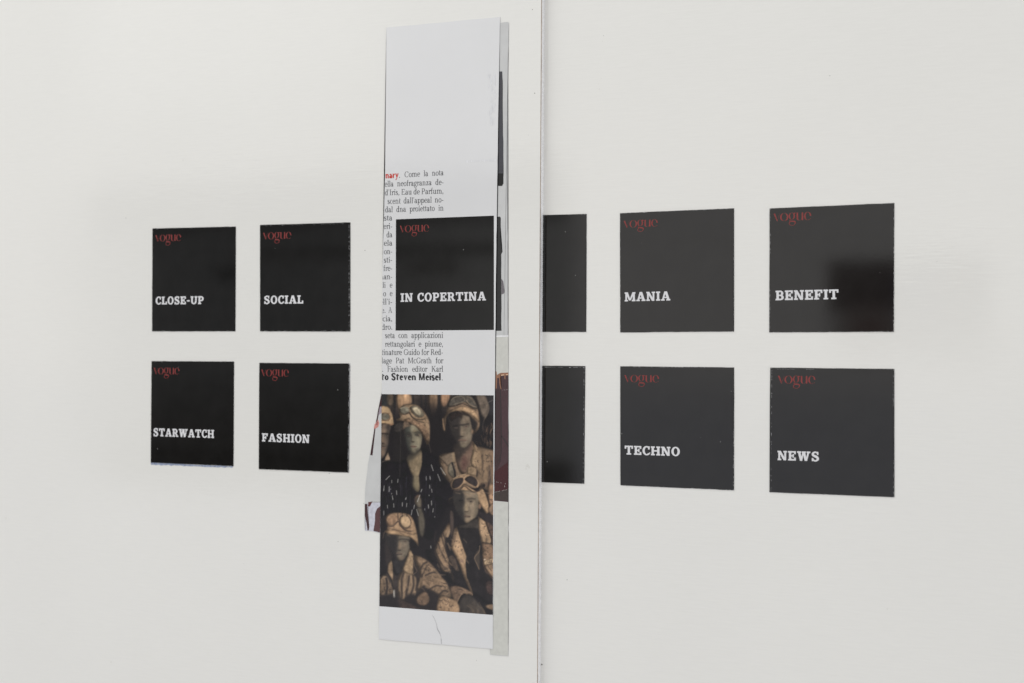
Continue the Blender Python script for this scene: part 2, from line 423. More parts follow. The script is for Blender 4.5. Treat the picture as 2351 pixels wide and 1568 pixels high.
    if ch == 'I': return .62, cstem(.20, 0, C)
    if ch == 'K': return 1.44, cstem(.18, 0, C) + POLY((.36, .62), (.46, .62), (1.18, C), (1.04, C)) + POLY((.52, .78), (.74, .90), (1.36, 0), (1.06, 0)) + RECT(.92, 0, 1.44, sh) + RECT(.86, C - sh, 1.32, C)
    if ch == 'M':
        if sf: return 1.74, cstem(.16, 0, C) + cstem(1.34, 0, C) + POLY((.16, C), (.40, C), (.92, .1), (.80, .1)) + POLY((1.40, C), (1.30, C), (.80, .1), (.90, .1))
        return 1.50, RECT(.08, 0, .08 + s * .9, C) + RECT(1.42 - s * .9, 0, 1.42, C) + POLY((.08, C), (.46, C), (.86, 0), (.64, 0)) + POLY((1.04, C), (1.42, C), (.86, 0), (.64, 0))
    if ch == 'P': return 1.14, cstem(.18, 0, C) + RECT(.2, C - h, .66, C) + RECT(.3, .62, .66, .62 + h) + RING(.64, 1.04, .42, .42, s, h, -90, 90)
    if ch == 'R': return 1.32, cstem(.18, 0, C) + RECT(.2, C - h, .66, C) + RECT(.3, .68, .66, .68 + h) + RING(.64, 1.07, .42, .39, s, h, -90, 90) + POLY((.54, .72), (.76, .72), (1.28, 0), (1.02, 0)) + RECT(1.0, 0, 1.36, sh)
    if ch == 'S': return 1.08, STROKE([(.94, 1.10, s * .8), (.80, 1.36, s * .8), (.50, 1.36, s * .8), (.24, 1.16, s), (.34, .88, s * 1.05), (.70, .64, s * 1.05), (.90, .38, s), (.76, .12, s * .85), (.48, .07, s * .8), (.16, .34, s * .8)])
    if ch == '.': return .44, DOT(.22, .11, .13)
    if ch == ',': return .44, DOT(.22, .11, .13) + POLY((.24, .10), (.36, .10), (.20, -.28), (.12, -.26))
    if ch == "'": return .36, DOT(.18, 1.40, .11) + POLY((.18, 1.4), (.29, 1.4), (.16, 1.06), (.09, 1.08))
    if ch == '-': return .62, RECT(.06, .40, .54, .54)
    return .45, []
BOOK = dict(s=.20, h=.10, serif=True)
BOLD = dict(s=.36, h=.23, serif=False)

def clip_half(poly, p, n):
    """keep the side of a convex polygon where (x-p).n >= 0"""
    q = []
    for i in range(len(poly)):
        a, b = poly[i], poly[(i + 1) % len(poly)]
        da = (a[0] - p[0]) * n[0] + (a[1] - p[1]) * n[1]; db = (b[0] - p[0]) * n[0] + (b[1] - p[1]) * n[1]
        if da >= 0: q.append(a)
        if (da >= 0) != (db >= 0):
            t = da / (da - db); q.append((a[0] + (b[0] - a[0]) * t, a[1] + (b[1] - a[1]) * t))
    return q
class Ink:
    """collects printed pieces and links them as one mesh"""
    def __init__(self, d): self.d = d; self.v = []; self.f = []
    def piece(self, pts, k=0):
        if len(pts) < 3: return
        i = len(self.v)
        self.v += [(x, -(self.d + k * 0.0000016), z) for x, z in pts]
        self.f.append(list(range(i, i + len(pts))))
    def build(self, name, m, parent):
        loc = root_of(parent).location
        me = bpy.data.meshes.new(name)
        me.from_pydata([(x - loc[0], y - loc[1], z - loc[2]) for x, y, z in self.v], [], self.f)
        me.update()
        # all faces look at the viewer
        bm = bmesh.new(); bm.from_mesh(me)
        for f in bm.faces:
            if f.normal.y > 0: f.normal_flip()
        bm.to_mesh(me); bm.free()
        return link(name, me, parent, m=m)
def set_line(ink, text, font, p0, p1, size, track=0.08, justify=True, clip=None, xfit=False, narrow=1.0):
    """sets text from p0 to p1 (x, z); size = height of one font unit; spaces or (xfit) the whole line stretch to fit"""
    ax = Vector((p1[0] - p0[0], p1[1] - p0[1])); L = ax.length; ax /= L; ay = Vector((-ax.y, ax.x))
    gl = [font(c) for c in text]
    nat = sum(g[0] for g in gl) + track * (len(gl) - 1)
    xs, gap = size * narrow, 0.0
    nsp = text.count(' ')
    if xfit or nsp == 0: xs = L / nat
    elif justify: gap = (L - nat * xs) / nsp
    x = 0.0
    for c, (w, prims) in zip(text, gl):
        for k, pr in enumerate(prims):
            pts = []
            for gx, gy in pr:
                P = Vector(p0) + ax * (x + gx * xs) + ay * (gy * size)
                pts.append((P.x, P.y))
            if clip:
                pts = clip_half(pts, *clip)
            ink.piece(pts, k)
        x += (w + track) * xs + (gap if c == ' ' else 0)

# ------------------------------------------------------------------ the two boards
ZT, ZB = 0.30, -0.30
def seam_x(z):
    a = wall(1242.5, 0, D_L); b = wall(1233, 1568, D_L)
    t = (z - a[1]) / (b[1] - a[1]); return a[0] + (b[0] - a[0]) * t
xl, xr = -0.42, 0.36
def prism(name, pts, y0, y1, m, parent=None):
    return sheet(name, pts, -y1, y1 - y0, m, parent)
right_board = bpy.data.objects.new('white_board', None); COL.objects.link(right_board)
right_board.location = (0.17, 0, 0)
left_board = bpy.data.objects.new('white_board', None); COL.objects.link(left_board)
left_board.location = (-0.18, 0, 0)
def board_panel(name, pts, yf, yb, m, parent, ny=1):
    """face of a board: front at y=yf, back at y=yb"""
    loc = parent.location
    bm = bmesh.new()
    fr = [bm.verts.new((x - loc.x, yf - loc.y, z - loc.z)) for x, z in pts]
    bk = [bm.verts.new((x - loc.x, yb - loc.y, z - loc.z)) for x, z in pts]
    bm.faces.new(fr); bm.faces.new(bk[::-1])
    for i in range(len(pts)):
        j = (i + 1) % len(pts); bm.faces.new((fr[j], fr[i], bk[i], bk[j]))
    bmesh.ops.recalc_face_normals(bm, faces=bm.faces)
    me = bpy.data.meshes.new(name); bm.to_mesh(me); bm.free()
    return link(name, me, parent, m=m)
tag(right_board, 'white brushed board right of the vertical seam, lying lower', 'board', 'white boards')
tag(left_board, 'raised white brushed board left of the seam, with a ribbed edge', 'board', 'white boards')
board_panel('facing', [(seam_x(0) - 0.09, ZB), (xr, ZB), (xr, ZT), (seam_x(0) - 0.09, ZT)], 0.0, 0.004, M_BOARD, right_board)
lf = board_panel('facing', [(xl, ZB), (seam_x(ZB), ZB), (seam_x(ZT), ZT), (xl, ZT)], -D_L, -D_L + 0.00055, M_BOARD, left_board)
# raw edge of the facing: a brown sliver, a hair proud of the facing's own edge
def edge_strip(name, x_off, y0, y1, m, parent):
    loc = parent.location
    pts = []
    bm = bmesh.new()
    vs = []
    N = 160
    for k in range(N + 1):
        z = ZB + (ZT - ZB) * k / N
        x = seam_x(z) + x_off + RNG.normal(0, 0.00002)
        vs.append((bm.verts.new((x - loc.x, y0 - loc.y, z - loc.z)), bm.verts.new((x - loc.x, y1 - loc.y, z - loc.z))))
    for k in range(N): bm.faces.new((vs[k][0], vs[k + 1][0], vs[k + 1][1], vs[k][1]))
    bmesh.ops.recalc_face_normals(bm, faces=bm.faces)
    for f in bm.faces:
        if f.normal.x < 0: f.normal_flip()
    me = bpy.data.meshes.new(name); bm.to_mesh(me); bm.free()
    return link(name, me, parent, m=m)
edge_strip('raw_edge', 0.00005, -D_L + 0.00004, -D_L + 0.00072, M_BROWN, left_board)
def ribbed_core():
    loc = left_board.location
    bm = bmesh.new(); prev = None
    pitch = 0.00083
    n = int((ZT - ZB) / pitch)
    for k in range(n):
        z0 = ZB + k * pitch
        hgt = 0.00020 + RNG.normal(0, 0.00003)
        for q in range(6):
            z = z0 + pitch * q / 6
            x = seam_x(z) - 0.00022 + hgt * abs(math.sin(math.pi * q / 6)) ** 0.7
            a = bm.verts.new((x - loc.x, -D_L + 0.00070 - loc.y, z - loc.z)); b = bm.verts.new((x - loc.x, -0.00001 - loc.y, z - loc.z))
            if prev: bm.faces.new((prev[0], a, b, prev[1]))
            prev = (a, b)
    bmesh.ops.recalc_face_normals(bm, faces=bm.faces)
    for f in bm.faces:
        if f.normal.x < 0: f.normal_flip()
    me = bpy.data.meshes.new('ribbed_edge'); bm.to_mesh(me); bm.free()
    return link('ribbed_edge', me, left_board, m=M_RIB)
ribbed_core()

# specks and small smudges in the white facings
M_SPECK = mat('dark_speck', (0.16, 0.15, 0.14), 0.8, 0.1, 0.4, 3000)
M_FAINT = mat('faint_smudge', (0.62, 0.61, 0.58), 0.5, 0.3, 0.1, 2000)
M_PINK = mat('pinkish_smudge', (0.80, 0.74, 0.71), 0.4, 0.3, 0.05, 500)
def specks(name, items, d, m, parent):
    for k, (x, y, r) in enumerate(items):
        ink = Ink(d + 0.00001)
        c = wall(x, y, d)
        n = 7
        ink.piece([(c[0] + r * random.uniform(.6, 1.2) * math.cos(6.283 * i / n), c[1] + r * random.uniform(.6, 1.2) * math.sin(6.283 * i / n)) for i in range(n)], k % 5)
        ink.build(name, m, parent)
specks('speck', [(1227.5, 214, .0003), (1222.5, 22, .00022), (776, 1243, .00025), (838, 575, .00022), (1094, 1516, .00015), (835, 1156, .0002), (289, 500, .0002),
                 (756, 1087, .00025), (1213, 310, .0001), (560, 1295, .00015)], D_L, M_SPECK, left_board)
specks('smudge', [(420, 368, .0004), (14, 1190, .0005), (650, 1325, .0003), (646, 1360, .0003), (648, 1345, .0002), (1210, 1069, .0007), (1208, 1076, .0005), (1215, 1073, .0005), (255, 1520, .0005)], D_L, M_FAINT, left_board)
specks('speck', [(1302, 1331, .0002), (1244, 1526, .0004), (2151, 600, .0001), (1905, 174, .00018), (1525, 485, .00012), (1386, 82, .00015)], D_R, M_SPECK, right_board)
specks('smudge', [(1376, 205, .0003), (1385, 195, .0002), (1384, 215, .0002), (1380, 180, .00025), (1374, 193, .0002), (1386, 118, .0002), (1383, 95, .0002), (2037, 1398, .0003), (2380, 900, .0003)], D_R, M_FAINT, right_board)

# ------------------------------------------------------------------ black title cards
CARDS = [
    # corners TL TR BR BL, title, title baseline from/to, cap height (frame px), logo left/right/baseline/x-height, board, label
    ([(350, 524.5), (541, 520), (540, 760.5), (349, 760.5)], 'CLOSE-UP', (357.5, 699), (467.5, 698), 17.8, (356.7, 416.2, 554.5, 14.6), 'L',
     'black square card reading CLOSE-UP above the STARWATCH card'),
    ([(597, 516.5), (804, 510.5), (804, 761), (597, 760.5)], 'SOCIAL', (606.2, 697.8), (696.1, 696.8), 18.6, (604, 669.3, 549.7, 15.0), 'L',
     'black square card reading SOCIAL above the FASHION card'),
    ([(1246, 493), (1346.5, 491), (1345.5, 762), (1242, 762)], None, None, None, 0, None, 'R',
     'half covered blank black card beside the MANIA card, tucked under the seam'),
    ([(1423.5, 489.5), (1685, 478), (1685, 761), (1424, 763)], 'MANIA', (1434.3, 692), (1539, 689.7), 20.8, (1431.8, 1511, 523, 16.0), 'R',
     'black square card reading MANIA between the blank and BENEFIT cards'),
    ([(1767, 478.5), (2053, 466), (2052, 761.5), (1766, 763)], 'BENEFIT', (1780.6, 689.4), (1924.9, 686.6), 22.0, (1776, 1863.4, 508, 17.4), 'R',
     'black square card reading BENEFIT with a dark blurry reflection'),
    ([(348, 829), (537, 830), (535.5, 1070), (346, 1062)], 'STARWATCH', (352.3, 1001.2), (491.4, 1005.7), 18.2, (352.7, 412.6, 858.8, 14.6), 'L',
     'black square card reading STARWATCH with a bluish worn lower edge'),
    ([(595.5, 833), (802, 834.5), (799.5, 1085), (594, 1077)], 'FASHION', (601.4, 1013.4), (710.5, 1017.2), 18.8, (599.8, 663.8, 863.5, 15.4), 'L',
     'black square card reading FASHION below the SOCIAL card'),
    ([(1245, 839.5), (1343.5, 840.5), (1341, 1110.5), (1240, 1107.5)], None, None, None, 0, None, 'R',
     'half covered blank black card beside the TECHNO card, with white chipped corners'),
    ([(1424, 841), (1685, 843.5), (1685, 1125.5), (1424.5, 1114)], 'TECHNO', (1434.3, 1043.4), (1561, 1047.2), 20.4, (1433.4, 1514, 877, 15.8), 'R',
     'black square card reading TECHNO below the MANIA card'),
    ([(1768.5, 844), (2053, 847), (2053, 1141.5), (1766.5, 1130)], 'NEWS', (1785.2, 1056.3), (1881, 1059.2), 21.6, (1786, 1872.9, 880, 17.2), 'R',
     'black square card reading NEWS below the BENEFIT card'),
]
def logo_on(lg, d, direction, parent, m):
    x0, x1, yb, xh = lg
    p0 = Vector(wall(x0, yb, d))
    L = (Vector(wall(x1, yb, d)) - p0).length
    p1 = p0 + direction * L
    size = Vector(wall(x0, yb - xh, d)).y - p0.y
    ink = Ink(d)
    set_line(ink, 'vogue', logo, p0, p1, size, track=-0.02, xfit=True)
    return ink.build('masthead_logo', m, parent)
for ci, (q, title, b0, b1, cap, lg, side, label) in enumerate(CARDS):
    d = D_L if side == 'L' else D_R
    t = 0.22 * MM
    pts = S(q, d + t)
    if title is None:                       # the rest of the card goes on beneath the raised board
        pts[0] = (pts[0][0] - 0.012, pts[0][1]); pts[3] = (pts[3][0] - 0.012, pts[3][1])
    card = sheet('title_card', pts, d, t, M_CARDEDGE, None, 0.0025, 0.00003, ci)
    tag(card, label, 'card', 'black title cards')
    c = Vector((sum(p[0] for p in pts) / 4, sum(p[1] for p in pts) / 4))
    ins = [tuple(Vector(p) + (c - Vector(p)).normalized() * 0.00008) for p in pts]
    sheet('printed_face', ins, d + t + 0.00001, 0, M_CARD, card, 0.0012, 0.00003, ci + 40)
    dl = d + t + 0.00003
    if title:
        p0, p1 = wall(*b0, dl), wall(*b1, dl)
        size = wall(b0[0], b0[1] - cap, dl)[1] - p0[1]
        ink = Ink(dl)
        set_line(ink, title, slab, p0, p1, size, track=0.10, xfit=True)
        ink.build('title_lettering', M_WHITE, card)
        dr = Vector((p1[0] - p0[0], p1[1] - p0[1])).normalized()
        logo_on(lg, dl, dr, card, M_RED)
    # worn white slivers along some cut edges
    e = Ink(d + t + 0.00002)
    def wear(i, f0, f1, inset, width, prob=1.0):
        a, b = Vector(pts[i]), Vector(pts[(i + 1) % 4]); nn = Vector((-(b - a).y, (b - a).x)).normalized()
        if (c - a).dot(nn) < 0: nn = -nn
        n = int((b - a).length * (f1 - f0) / 0.0005); prob *= .6
        for k in range(n):
            if random.random() > prob: continue
            s0, s1 = f0 + (f1 - f0) * k / n, f0 + (f1 - f0) * (k + 1) / n
            w0 = width * random.uniform(.25, .9)
            i0 = inset + random.uniform(-.00002, .00004)
            e.piece([tuple(a.lerp(b, s0) + nn * i0), tuple(a.lerp(b, s1) + nn * i0), tuple(a.lerp(b, s1) + nn * (i0 + w0)), tuple(a.lerp(b, s0) + nn * (i0 + w0))], k % 3)
    if title == 'SOCIAL': wear(1, 0.02, 1, .0005, .00018, .95); wear(0, 0, 1, .00045, .00010, .35); wear(2, 0, 1, .0003, .0001, .3)
    elif title == 'FASHION': wear(1, 0, 1, .00002, .00024, .95); wear(2, 0, 1, .0001, .0001, .5)
    elif title == 'CLOSE-UP': wear(0, 0, 1, .0001, .00006, .4)
    elif title == 'TECHNO': wear(1, .5, 1, .00015, .00016, .7); wear(0, .1, .75, .00008, .00015, .5); wear(2, 0, 1, .00006, .0001, .3)
    elif title == 'NEWS': wear(3, 0, 1, .0006, .00012, .5); wear(1, 0, .3, .0003, .00010, .6); wear(1, .7, 1, .0002, .0001, .5); wear(0, .05, .4, .0005, .00008, .6)
    elif title == 'BENEFIT': wear(3, 0, 1, .0002, .00012, .5); wear(1, 0, 1, .00008, .0001, .4); wear(2, 0, 1, .0001, .00008, .3)
    elif title == 'MANIA': wear(3, 0, 1, .0001, .00010, .5); wear(0, 0, 1, .00005, .00012, .35); wear(1, .4, 1, .0001, .0001, .4)
    elif title is None and ci == 7: wear(0, 0, 1, .0005, .00022, .8); wear(1, 0, 1, .0004, .00014, .7)
    elif title is None: wear(0, 0, 1, .0002, .0001, .3)
    if e.f: e.build('worn_edge', M_WORN, card)
    if title == 'STARWATCH':
        sl = S([(346, 1062.3), (535.5, 1070.4), (533, 1074), (440, 1070.5), (347, 1067)], d)
        sheet('torn_backing', sl, d, 0.05 * MM, M_BLUEWORN, card, 0.0015, 0.00012, 3)
    if title == 'FASHION':
        sl = S([(802.2, 834.3), (804.5, 834.3), (801.6, 1086), (799.7, 1085)], d)
        sheet('torn_backing', sl, d, 0.05 * MM, M_WORN, card, 0.0015, 0.00008, 3)

# ------------------------------------------------------------------ grey strip behind the magazine strip
def flat(name, pts, d, rgb, parent, m=None, step=0.0, jit=0.0, rough=0.25):
    if m is None: m = mat(name + '_%d_%d_%d' % rgb, tuple(max(0.002, v * 1.04 - 0.010) for v in lin(rgb)), rough, 0.45, 0.12, 700)
    return sheet(name, S(pts, d), d, 0, m, parent, step, jit, len(name))
dg = D_L + T
grey = sheet('grey_strip', S([(1138, 54), (1165, 50), (1168.3, 52), (1166.5, 160), (1165, 420), (1165.6, 560), (1166.2, 780), (1167.5, 860), (1167, 1160), (1166.5, 1330), (1167, 1506.5), (1125, 1503), (1125.5, 1480), (1110, 1400)], dg),
             D_L, T, M_GREY, None, 0.003, 0.00006, 5)
tag(grey, 'narrow grey paper strip showing along the right of the printed strip', 'paper strip')
k0 = dg + 0.00001
flat('dark_bar', [(1144.5, 164), (1153.2, 164), (1153.8, 250), (1155.5, 345), (1156, 421), (1153, 427), (1140, 427)], k0, (66, 66, 71), grey, step=0.002, jit=0.00009)
flat('dark_bar', [(1142, 398), (1155.8, 398), (1155.8, 420), (1153, 426.5), (1140, 427)], k0 + 0.00001, (22, 22, 24), grey)
flat('black_block', [(1132, 498), (1148, 497.2), (1149.8, 500), (1150, 562), (1153.8, 578), (1150.8, 584), (1151, 640), (1151.4, 759.5), (1132, 759.5)], k0, (46, 46, 46), grey, step=0.003, jit=0.00006)
flat('grey_shape', [(1151.2, 640), (1155.5, 646), (1158.8, 670), (1157, 674), (1151.3, 676)], k0 + 0.000005, (108, 104, 108), grey)
flat('white_line', [(1130, 770.5), (1168.0 - .6, 769.5), (1167, 773.0), (1130, 774)], k0, (222, 222, 224), grey)
flat('warm_panel', [(1130, 774.3), (1166.4, 773.3), (1167.1, 858), (1130, 860)], k0, (190, 190, 182), grey, M_GREYWARM)
flat('warm_panel', [(1126, 1149.3), (1166.7, 1152.8), (1166.2, 1330), (1166.6, 1505.8), (1125.6, 1502.4), (1126, 1480)], k0, (193, 193, 186), grey, M_GREYWARM)
bag = flat('printed_bag', [(1129, 900), (1139.5, 868), (1142, 860), (1166.9, 858), (1166.4, 1140), (1167, 1152.5), (1129, 1149)], k0 + 0.00001, (72, 54, 57), grey)
flat('bag_side', [(1129, 905), (1146, 892), (1149, 930), (1150.5, 1000), (1150, 1060), (1140, 1080), (1129, 1085)], k0 + 0.000014, (62, 47, 48), bag)
flat('bag_lower', [(1129, 1085), (1140, 1080), (1166.6, 1060), (1166.3, 1130), (1129, 1130)], k0 + 0.000014, (66, 36, 38), bag)
flat('bag_base', [(1129, 1130), (1166.3, 1124), (1166.6, 1150), (1129, 1147.5)], k0 + 0.000018, (64, 56, 53), bag)
gr = Ink(k0 + 0.000022)
for path in ([(1148.6, 893, .5), (1150.2, 940, .55), (1151, 1000, .5), (1150, 1045, .4), (1142, 1064, .35), (1130, 1069, .3)], [(1150.6, 1000, .4), (1158, 1010, .6), (1167, 1024, .6)], [(1150, 911, .2), (1167, 911, .25)]):
    for k, q in enumerate(STROKE([(*wall(x, y, k0), w * MM) for x, y, w in path])): gr.piece(q, k % 3)
gr.build('bag_groove', mat('dark_groove', (0.028, 0.018, 0.019), .35, .4), bag)
flat('copper_frame', [(1137, 852), (1140, 853), (1141, 862), (1145, 858), (1150, 856), (1167, 855.3), (1167, 861), (1153, 862), (1151, 863), (1148.5, 868), (1149.3, 884), (1151.5, 894), (1148.8, 892), (1146.6, 880), (1146, 868), (1141.6, 868), (1140.5, 892), (1137, 892)], k0 + 0.000026, (142, 104, 84), bag)
flat('copper_glint', [(1150.5, 860.4), (1157.5, 859.8), (1157.5, 861.6), (1150.5, 862.3)], k0 + 0.00003, (226, 190, 160), bag)
flat('copper_glint', [(1161.5, 859.6), (1166.7, 859.2), (1166.7, 860.8), (1161.5, 861.3)], k0 + 0.00003, (226, 190, 160), bag)
flat('copper_tab', [(1157.6, 861), (1160.6, 861), (1160.6, 871), (1158, 870)], k0 + 0.00003, (132, 98, 80), bag)
st_ink = Ink(k0 + 0.000032)
for (xa, ya, xb, yb) in ((1154, 896, 1166, 894.6), (1136, 1106, 1166, 1112), (1136, 1130.5, 1166, 1124)):
    for k in range(9):
        if random.random() < .45: continue
        f0, f1 = k / 9, k / 9 + .06
        P = [wall(xa + (xb - xa) * f, ya + (yb - ya) * f, k0) for f in (f0, f1)]
        st_ink.piece([P[0], P[1], (P[1][0], P[1][1] + .00016), (P[0][0], P[0][1] + .00016)], k % 3)
P = wall(1158, 1118, k0); st_ink.piece([P, (P[0] + .0003, P[1]), (P[0] + .0002, P[1] + .0009)], 1)
st_ink.build('stitching', mat('pale_stitch', (0.42, 0.37, 0.36), .5, .3), bag)

# ------------------------------------------------------------------ cut scrap at the left of the strip
def cA(x, y): return ((1060 + x / 4.611) * .78367, (1140 + y / 4.611) * .78367)
def cB(x, y): return ((1260 + x / 4.611) * .78367, (1140 + y / 4.611) * .78367)
def cC(x, y): return ((1060 + x / 4.611) * .78367, (1460 + y / 4.611) * .78367)
def cD(x, y): return ((1260 + x / 4.611) * .78367, (1460 + y / 4.611) * .78367)
ds = D_L + T
scrap = sheet('cut_scrap', S([cA(300, -60), cA(268, 30), cA(238, 180), cA(205, 360), cA(165, 540), cA(120, 830), cA(82, 1020), cA(46, 1350), cC(38, 100), cC(38, 230), cC(40, 437), cC(130, 441), cC(250, 472), cC(330, 480)], ds),
              D_L, T, M_GREY, None, 0.002, 0.00005, 9)
tag(scrap, 'small cut paper scrap with maroon print sticking out left of the soldiers picture', 'paper scrap')
ks = ds + 0.00001
flat('maroon_band', [cA(280, 40), cA(266, 60), cA(238, 190), cA(206, 370), cA(168, 540), cA(122, 830), cA(114, 890), cA(145, 896), cA(160, 760), cA(183, 545), cA(205, 460), cA(228, 350), cA(290, 290)], ks, (62, 42, 44), scrap)
flat('lilac_patch', [cA(243, 240), cA(290, 222), cA(290, 305), cA(222, 350)], ks + 0.000005, (150, 140, 148), scrap)
flat('pink_patch', [cA(162, 538), cA(172, 478), cA(200, 440), cA(218, 410), cA(236, 460), cA(222, 510), cA(190, 530)], ks + 0.00001, (190, 134, 126), scrap)
flat('maroon_mark', [cA(196, 480), cA(205, 440), cA(216, 436), cA(208, 490)], ks + 0.000015, (110, 60, 62), scrap)
flat('white_panel', [cC(84, 60), cC(300, 52), cC(300, 478), cC(130, 440), cC(44, 436), cC(42, 240)], ks, (190, 190, 200), scrap)
flat('maroon_shape', [cC(300, 90), cC(245, 108), cC(205, 140), cC(178, 210), cC(178, 300), cC(157, 440), cC(300, 475)], ks + 0.000008, (86, 60, 62), scrap)
flat('maroon_band', [cC(40, 75), cC(75, 74), cC(82, 200), cC(103, 380), cC(94, 432), cC(76, 432), cC(62, 330), cC(40, 232)], ks + 0.000008, (66, 46, 48), scrap)
flat('maroon_corner', [cC(82, 105), cC(88, 50), cC(145, 42), cC(110, 110)], ks + 0.000012, (92, 58, 58), scrap)
st_ink = Ink(ks + 0.000016)
for k in range(14):
    P = wall(*cC(140 + k * 9, 53), ks); st_ink.piece([P, (P[0] + .00016, P[1]), (P[0] + .00016, P[1] + .00026), (P[0], P[1] + .00026)])
for k in range(26):
    P = wall(*cC(84 + k * .3, 110 + k * 12), ks); st_ink.piece([P, (P[0] + .0003, P[1]), (P[0] + .0003, P[1] + .0002), (P[0], P[1] + .0002)])
    if k > 9:
        P = wall(*cC(46, 110 + k * 12.4), ks); st_ink.piece([P, (P[0] + .0003, P[1]), (P[0] + .0003, P[1] + .0002), (P[0], P[1] + .0002)])
st_ink.build('stitching', mat('dark_stitch', (0.04, 0.022, 0.024), .5, .3), scrap)

# ------------------------------------------------------------------ the printed magazine strip
dm0 = D_L + T + 0.00002
dm = dm0 + T
EDGE_L = [(887, 63), (884, 400), (878, 620), (876.5, 905), (871.5, 1300), (869.5, 1467)]
strip = sheet('magazine_strip', S(EDGE_L + [(1000, 1478.2), (1131.5, 1490), (1134.5, 1120), (1137, 800), (1140.5, 500), (1144, 260), (1147.3, 70), (1148, 38.5), (1020, 51)], dm),
              D_L, 2 * T + 0.00002, M_PAPER, None, 0.004, 0.00004, 21)
tag(strip, 'tall white magazine strip with text, IN COPERTINA block and soldiers picture', 'magazine strip')
kp = dm + 0.00001
blk = flat('printed_title_block', [(909, 503.5), (1134, 495), (1134, 757.5), (908.2, 759)], kp, (0, 0, 0), strip, M_CARD)
dl = kp + 0.00001
ink = Ink(dl)
p0, p1 = wall(919.7, 693, dl), wall(1115.7, 689.7, dl)
set_line(ink, 'IN COPERTINA', slab, p0, p1, wall(919.7, 673.4, dl)[1] - p0[1], track=0.10, xfit=True)
ink.build('title_lettering', M_WHITE, blk)
logo_on((918, 985.7, 533.5, 15.2), dl, Vector((1, 0)), blk, M_RED)
# ---- text
def edge_at(y):
    for (x0, y0), (x1, y1) in zip(EDGE_L, EDGE_L[1:]):
        if y0 <= y <= y1: return x0 + (x1 - x0) * (y - y0) / (y1 - y0)
    return EDGE_L[-1][0]
XS = 10.1   # x-height in frame px at the text
def text_line(ink, s, x0, x1, yb0, yb1, fnt=BOOK, xh=XS * .88, tr=.035, xfit=False):
    p0, p1 = wall(x0, yb0, kp), wall(x1, yb1, kp)
    size = wall(x0, yb0 - xh, kp)[1] - p0[1]
    ex, ey = edge_at(yb0), yb0
    cp = wall(ex + .8, ey, kp)
    set_line(ink, s, lambda c: text_glyph(c, fnt), p0, p1, size, track=tr, clip=(cp, (1, 0)), xfit=xfit, narrow=.93)
RX = 1018.5
body = Ink(kp)
upper = [("Come la nota", 928.5, 407, 402.2), ("ella neofragranza de-", 883, 428.7, 424), (" d'Iris, Eau de Parfum,", 880, 448.5, 444.3),
         ("o scent dall'appeal no-", 876, 468.6, 464.3), ("dal dna proiettato in", 884, 487.5, 483.5)]
for s, x0, y0, y1 in upper: text_line(body, s, x0, RX, y0, y1, xfit=True) if s.startswith(' ') else text_line(body, s, x0, RX, y0, y1)
b1 = body.build('text_block', M_INK, strip)
side = Ink(kp)
rows = [("esta", 873.5), ("eri-", 880.5), ("da", 887.5), ("vela", 873), ("on-", 881.5), ("sti-", 881), ("fre-", 880.2), ("nan-", 873), ("li e", 878.3), ("o e", 879.8),
        ("ell'i-", 872), ("e. A", 876), ("cia,", 878.5), ("dro.", 876.5)]
for k, (s, x0) in enumerate(rows):
    y = 506.6 + k * 19.28
    text_line(side, s, x0, 901, y, y - .7)
side.build('text_block', M_INK, strip)
low = Ink(kp)
for s, x0, y0, y1 in [("seta con applicazioni", 884, 776.3, 775.9), ("rettangolari e piume,", 884, 796, 795.6), ("tinature Guido for Red-", 876.3, 815, 814.8),
                      ("lage Pat McGrath for", 876.2, 834.2, 834.1), (". Fashion editor Karl", 876.8, 853.5, 853.4)]:
    text_line(low, s, x0, RX - 1, y0, y1)
low.build('text_block', M_INK, strip)
red = Ink(kp); text_line(red, 'inary', 881.5, 914.8, 410, 408.2, BOLD, 10.2, .07); red.build('red_word', M_REDINK, strip)
dot = Ink(kp); text_line(dot, '.', 915.6, 919, 408.2, 408, BOOK, XS * .88); dot.build('full_stop', M_INK, strip)
cr = Ink(kp); text_line(cr, 'to Steven Meisel', 875.2, 1012, 872.6, 873.2, BOLD, 10.9, .06, True); cr.build('bold_credit_line', M_INKB, strip)
dot = Ink(kp); text_line(dot, '.', 1013.5, 1017, 873.2, 873.2, BOOK, XS * .88); dot.build('full_stop', M_INK, strip)
# crease, smudges and the ghost of print from the other side
def crop8(x, y): return ((1040 + x / 3.918) * .78367, (1780 + y / 3.918) * .78367)
crk = Ink(kp)
for k, q in enumerate(STROKE([(*wall(*crop8(x, y), kp), w * MM) for x, y, w in ((884, 82, .12), (905, 115, .22), (925, 160, .26), (938, 205, .30), (948, 250, .5), (968, 285, .42), (984, 330, .28), (990, 380, .34), (992, 418, .26))])):
    crk.piece(q, k % 3)
crk.build('crease', mat('crease_grey', (0.40, 0.40, 0.41), .6, .2, .35, 1500), strip)
M_SMEAR = mat('grey_smear', (0.655, 0.66, 0.68), .35, .35, .06, 900)
sm = Ink(kp)
for k in range(46):
    x = random.gauss(1131, 5); y = random.uniform(168, 285)
    if x > 1142 or abs(x - 1129) > 9: continue
    r = random.uniform(.0002, .0007)
    c = wall(x, y, kp)
    sm.piece([(c[0] + r * .6 * math.cos(6.283 * i / 8), c[1] + r * 1.8 * math.sin(6.283 * i / 8)) for i in range(8)], k)
for k in range(14):
    c = wall(1073 + k * 4.9, 370.5 - k * .25, kp); r = random.uniform(.0003, .0006)
    sm.piece([(c[0] + r * 1.1 * math.cos(6.283 * i / 6), c[1] + r * math.sin(6.283 * i / 6)) for i in range(6)], k)
sm.build('smear', M_SMEAR, strip)

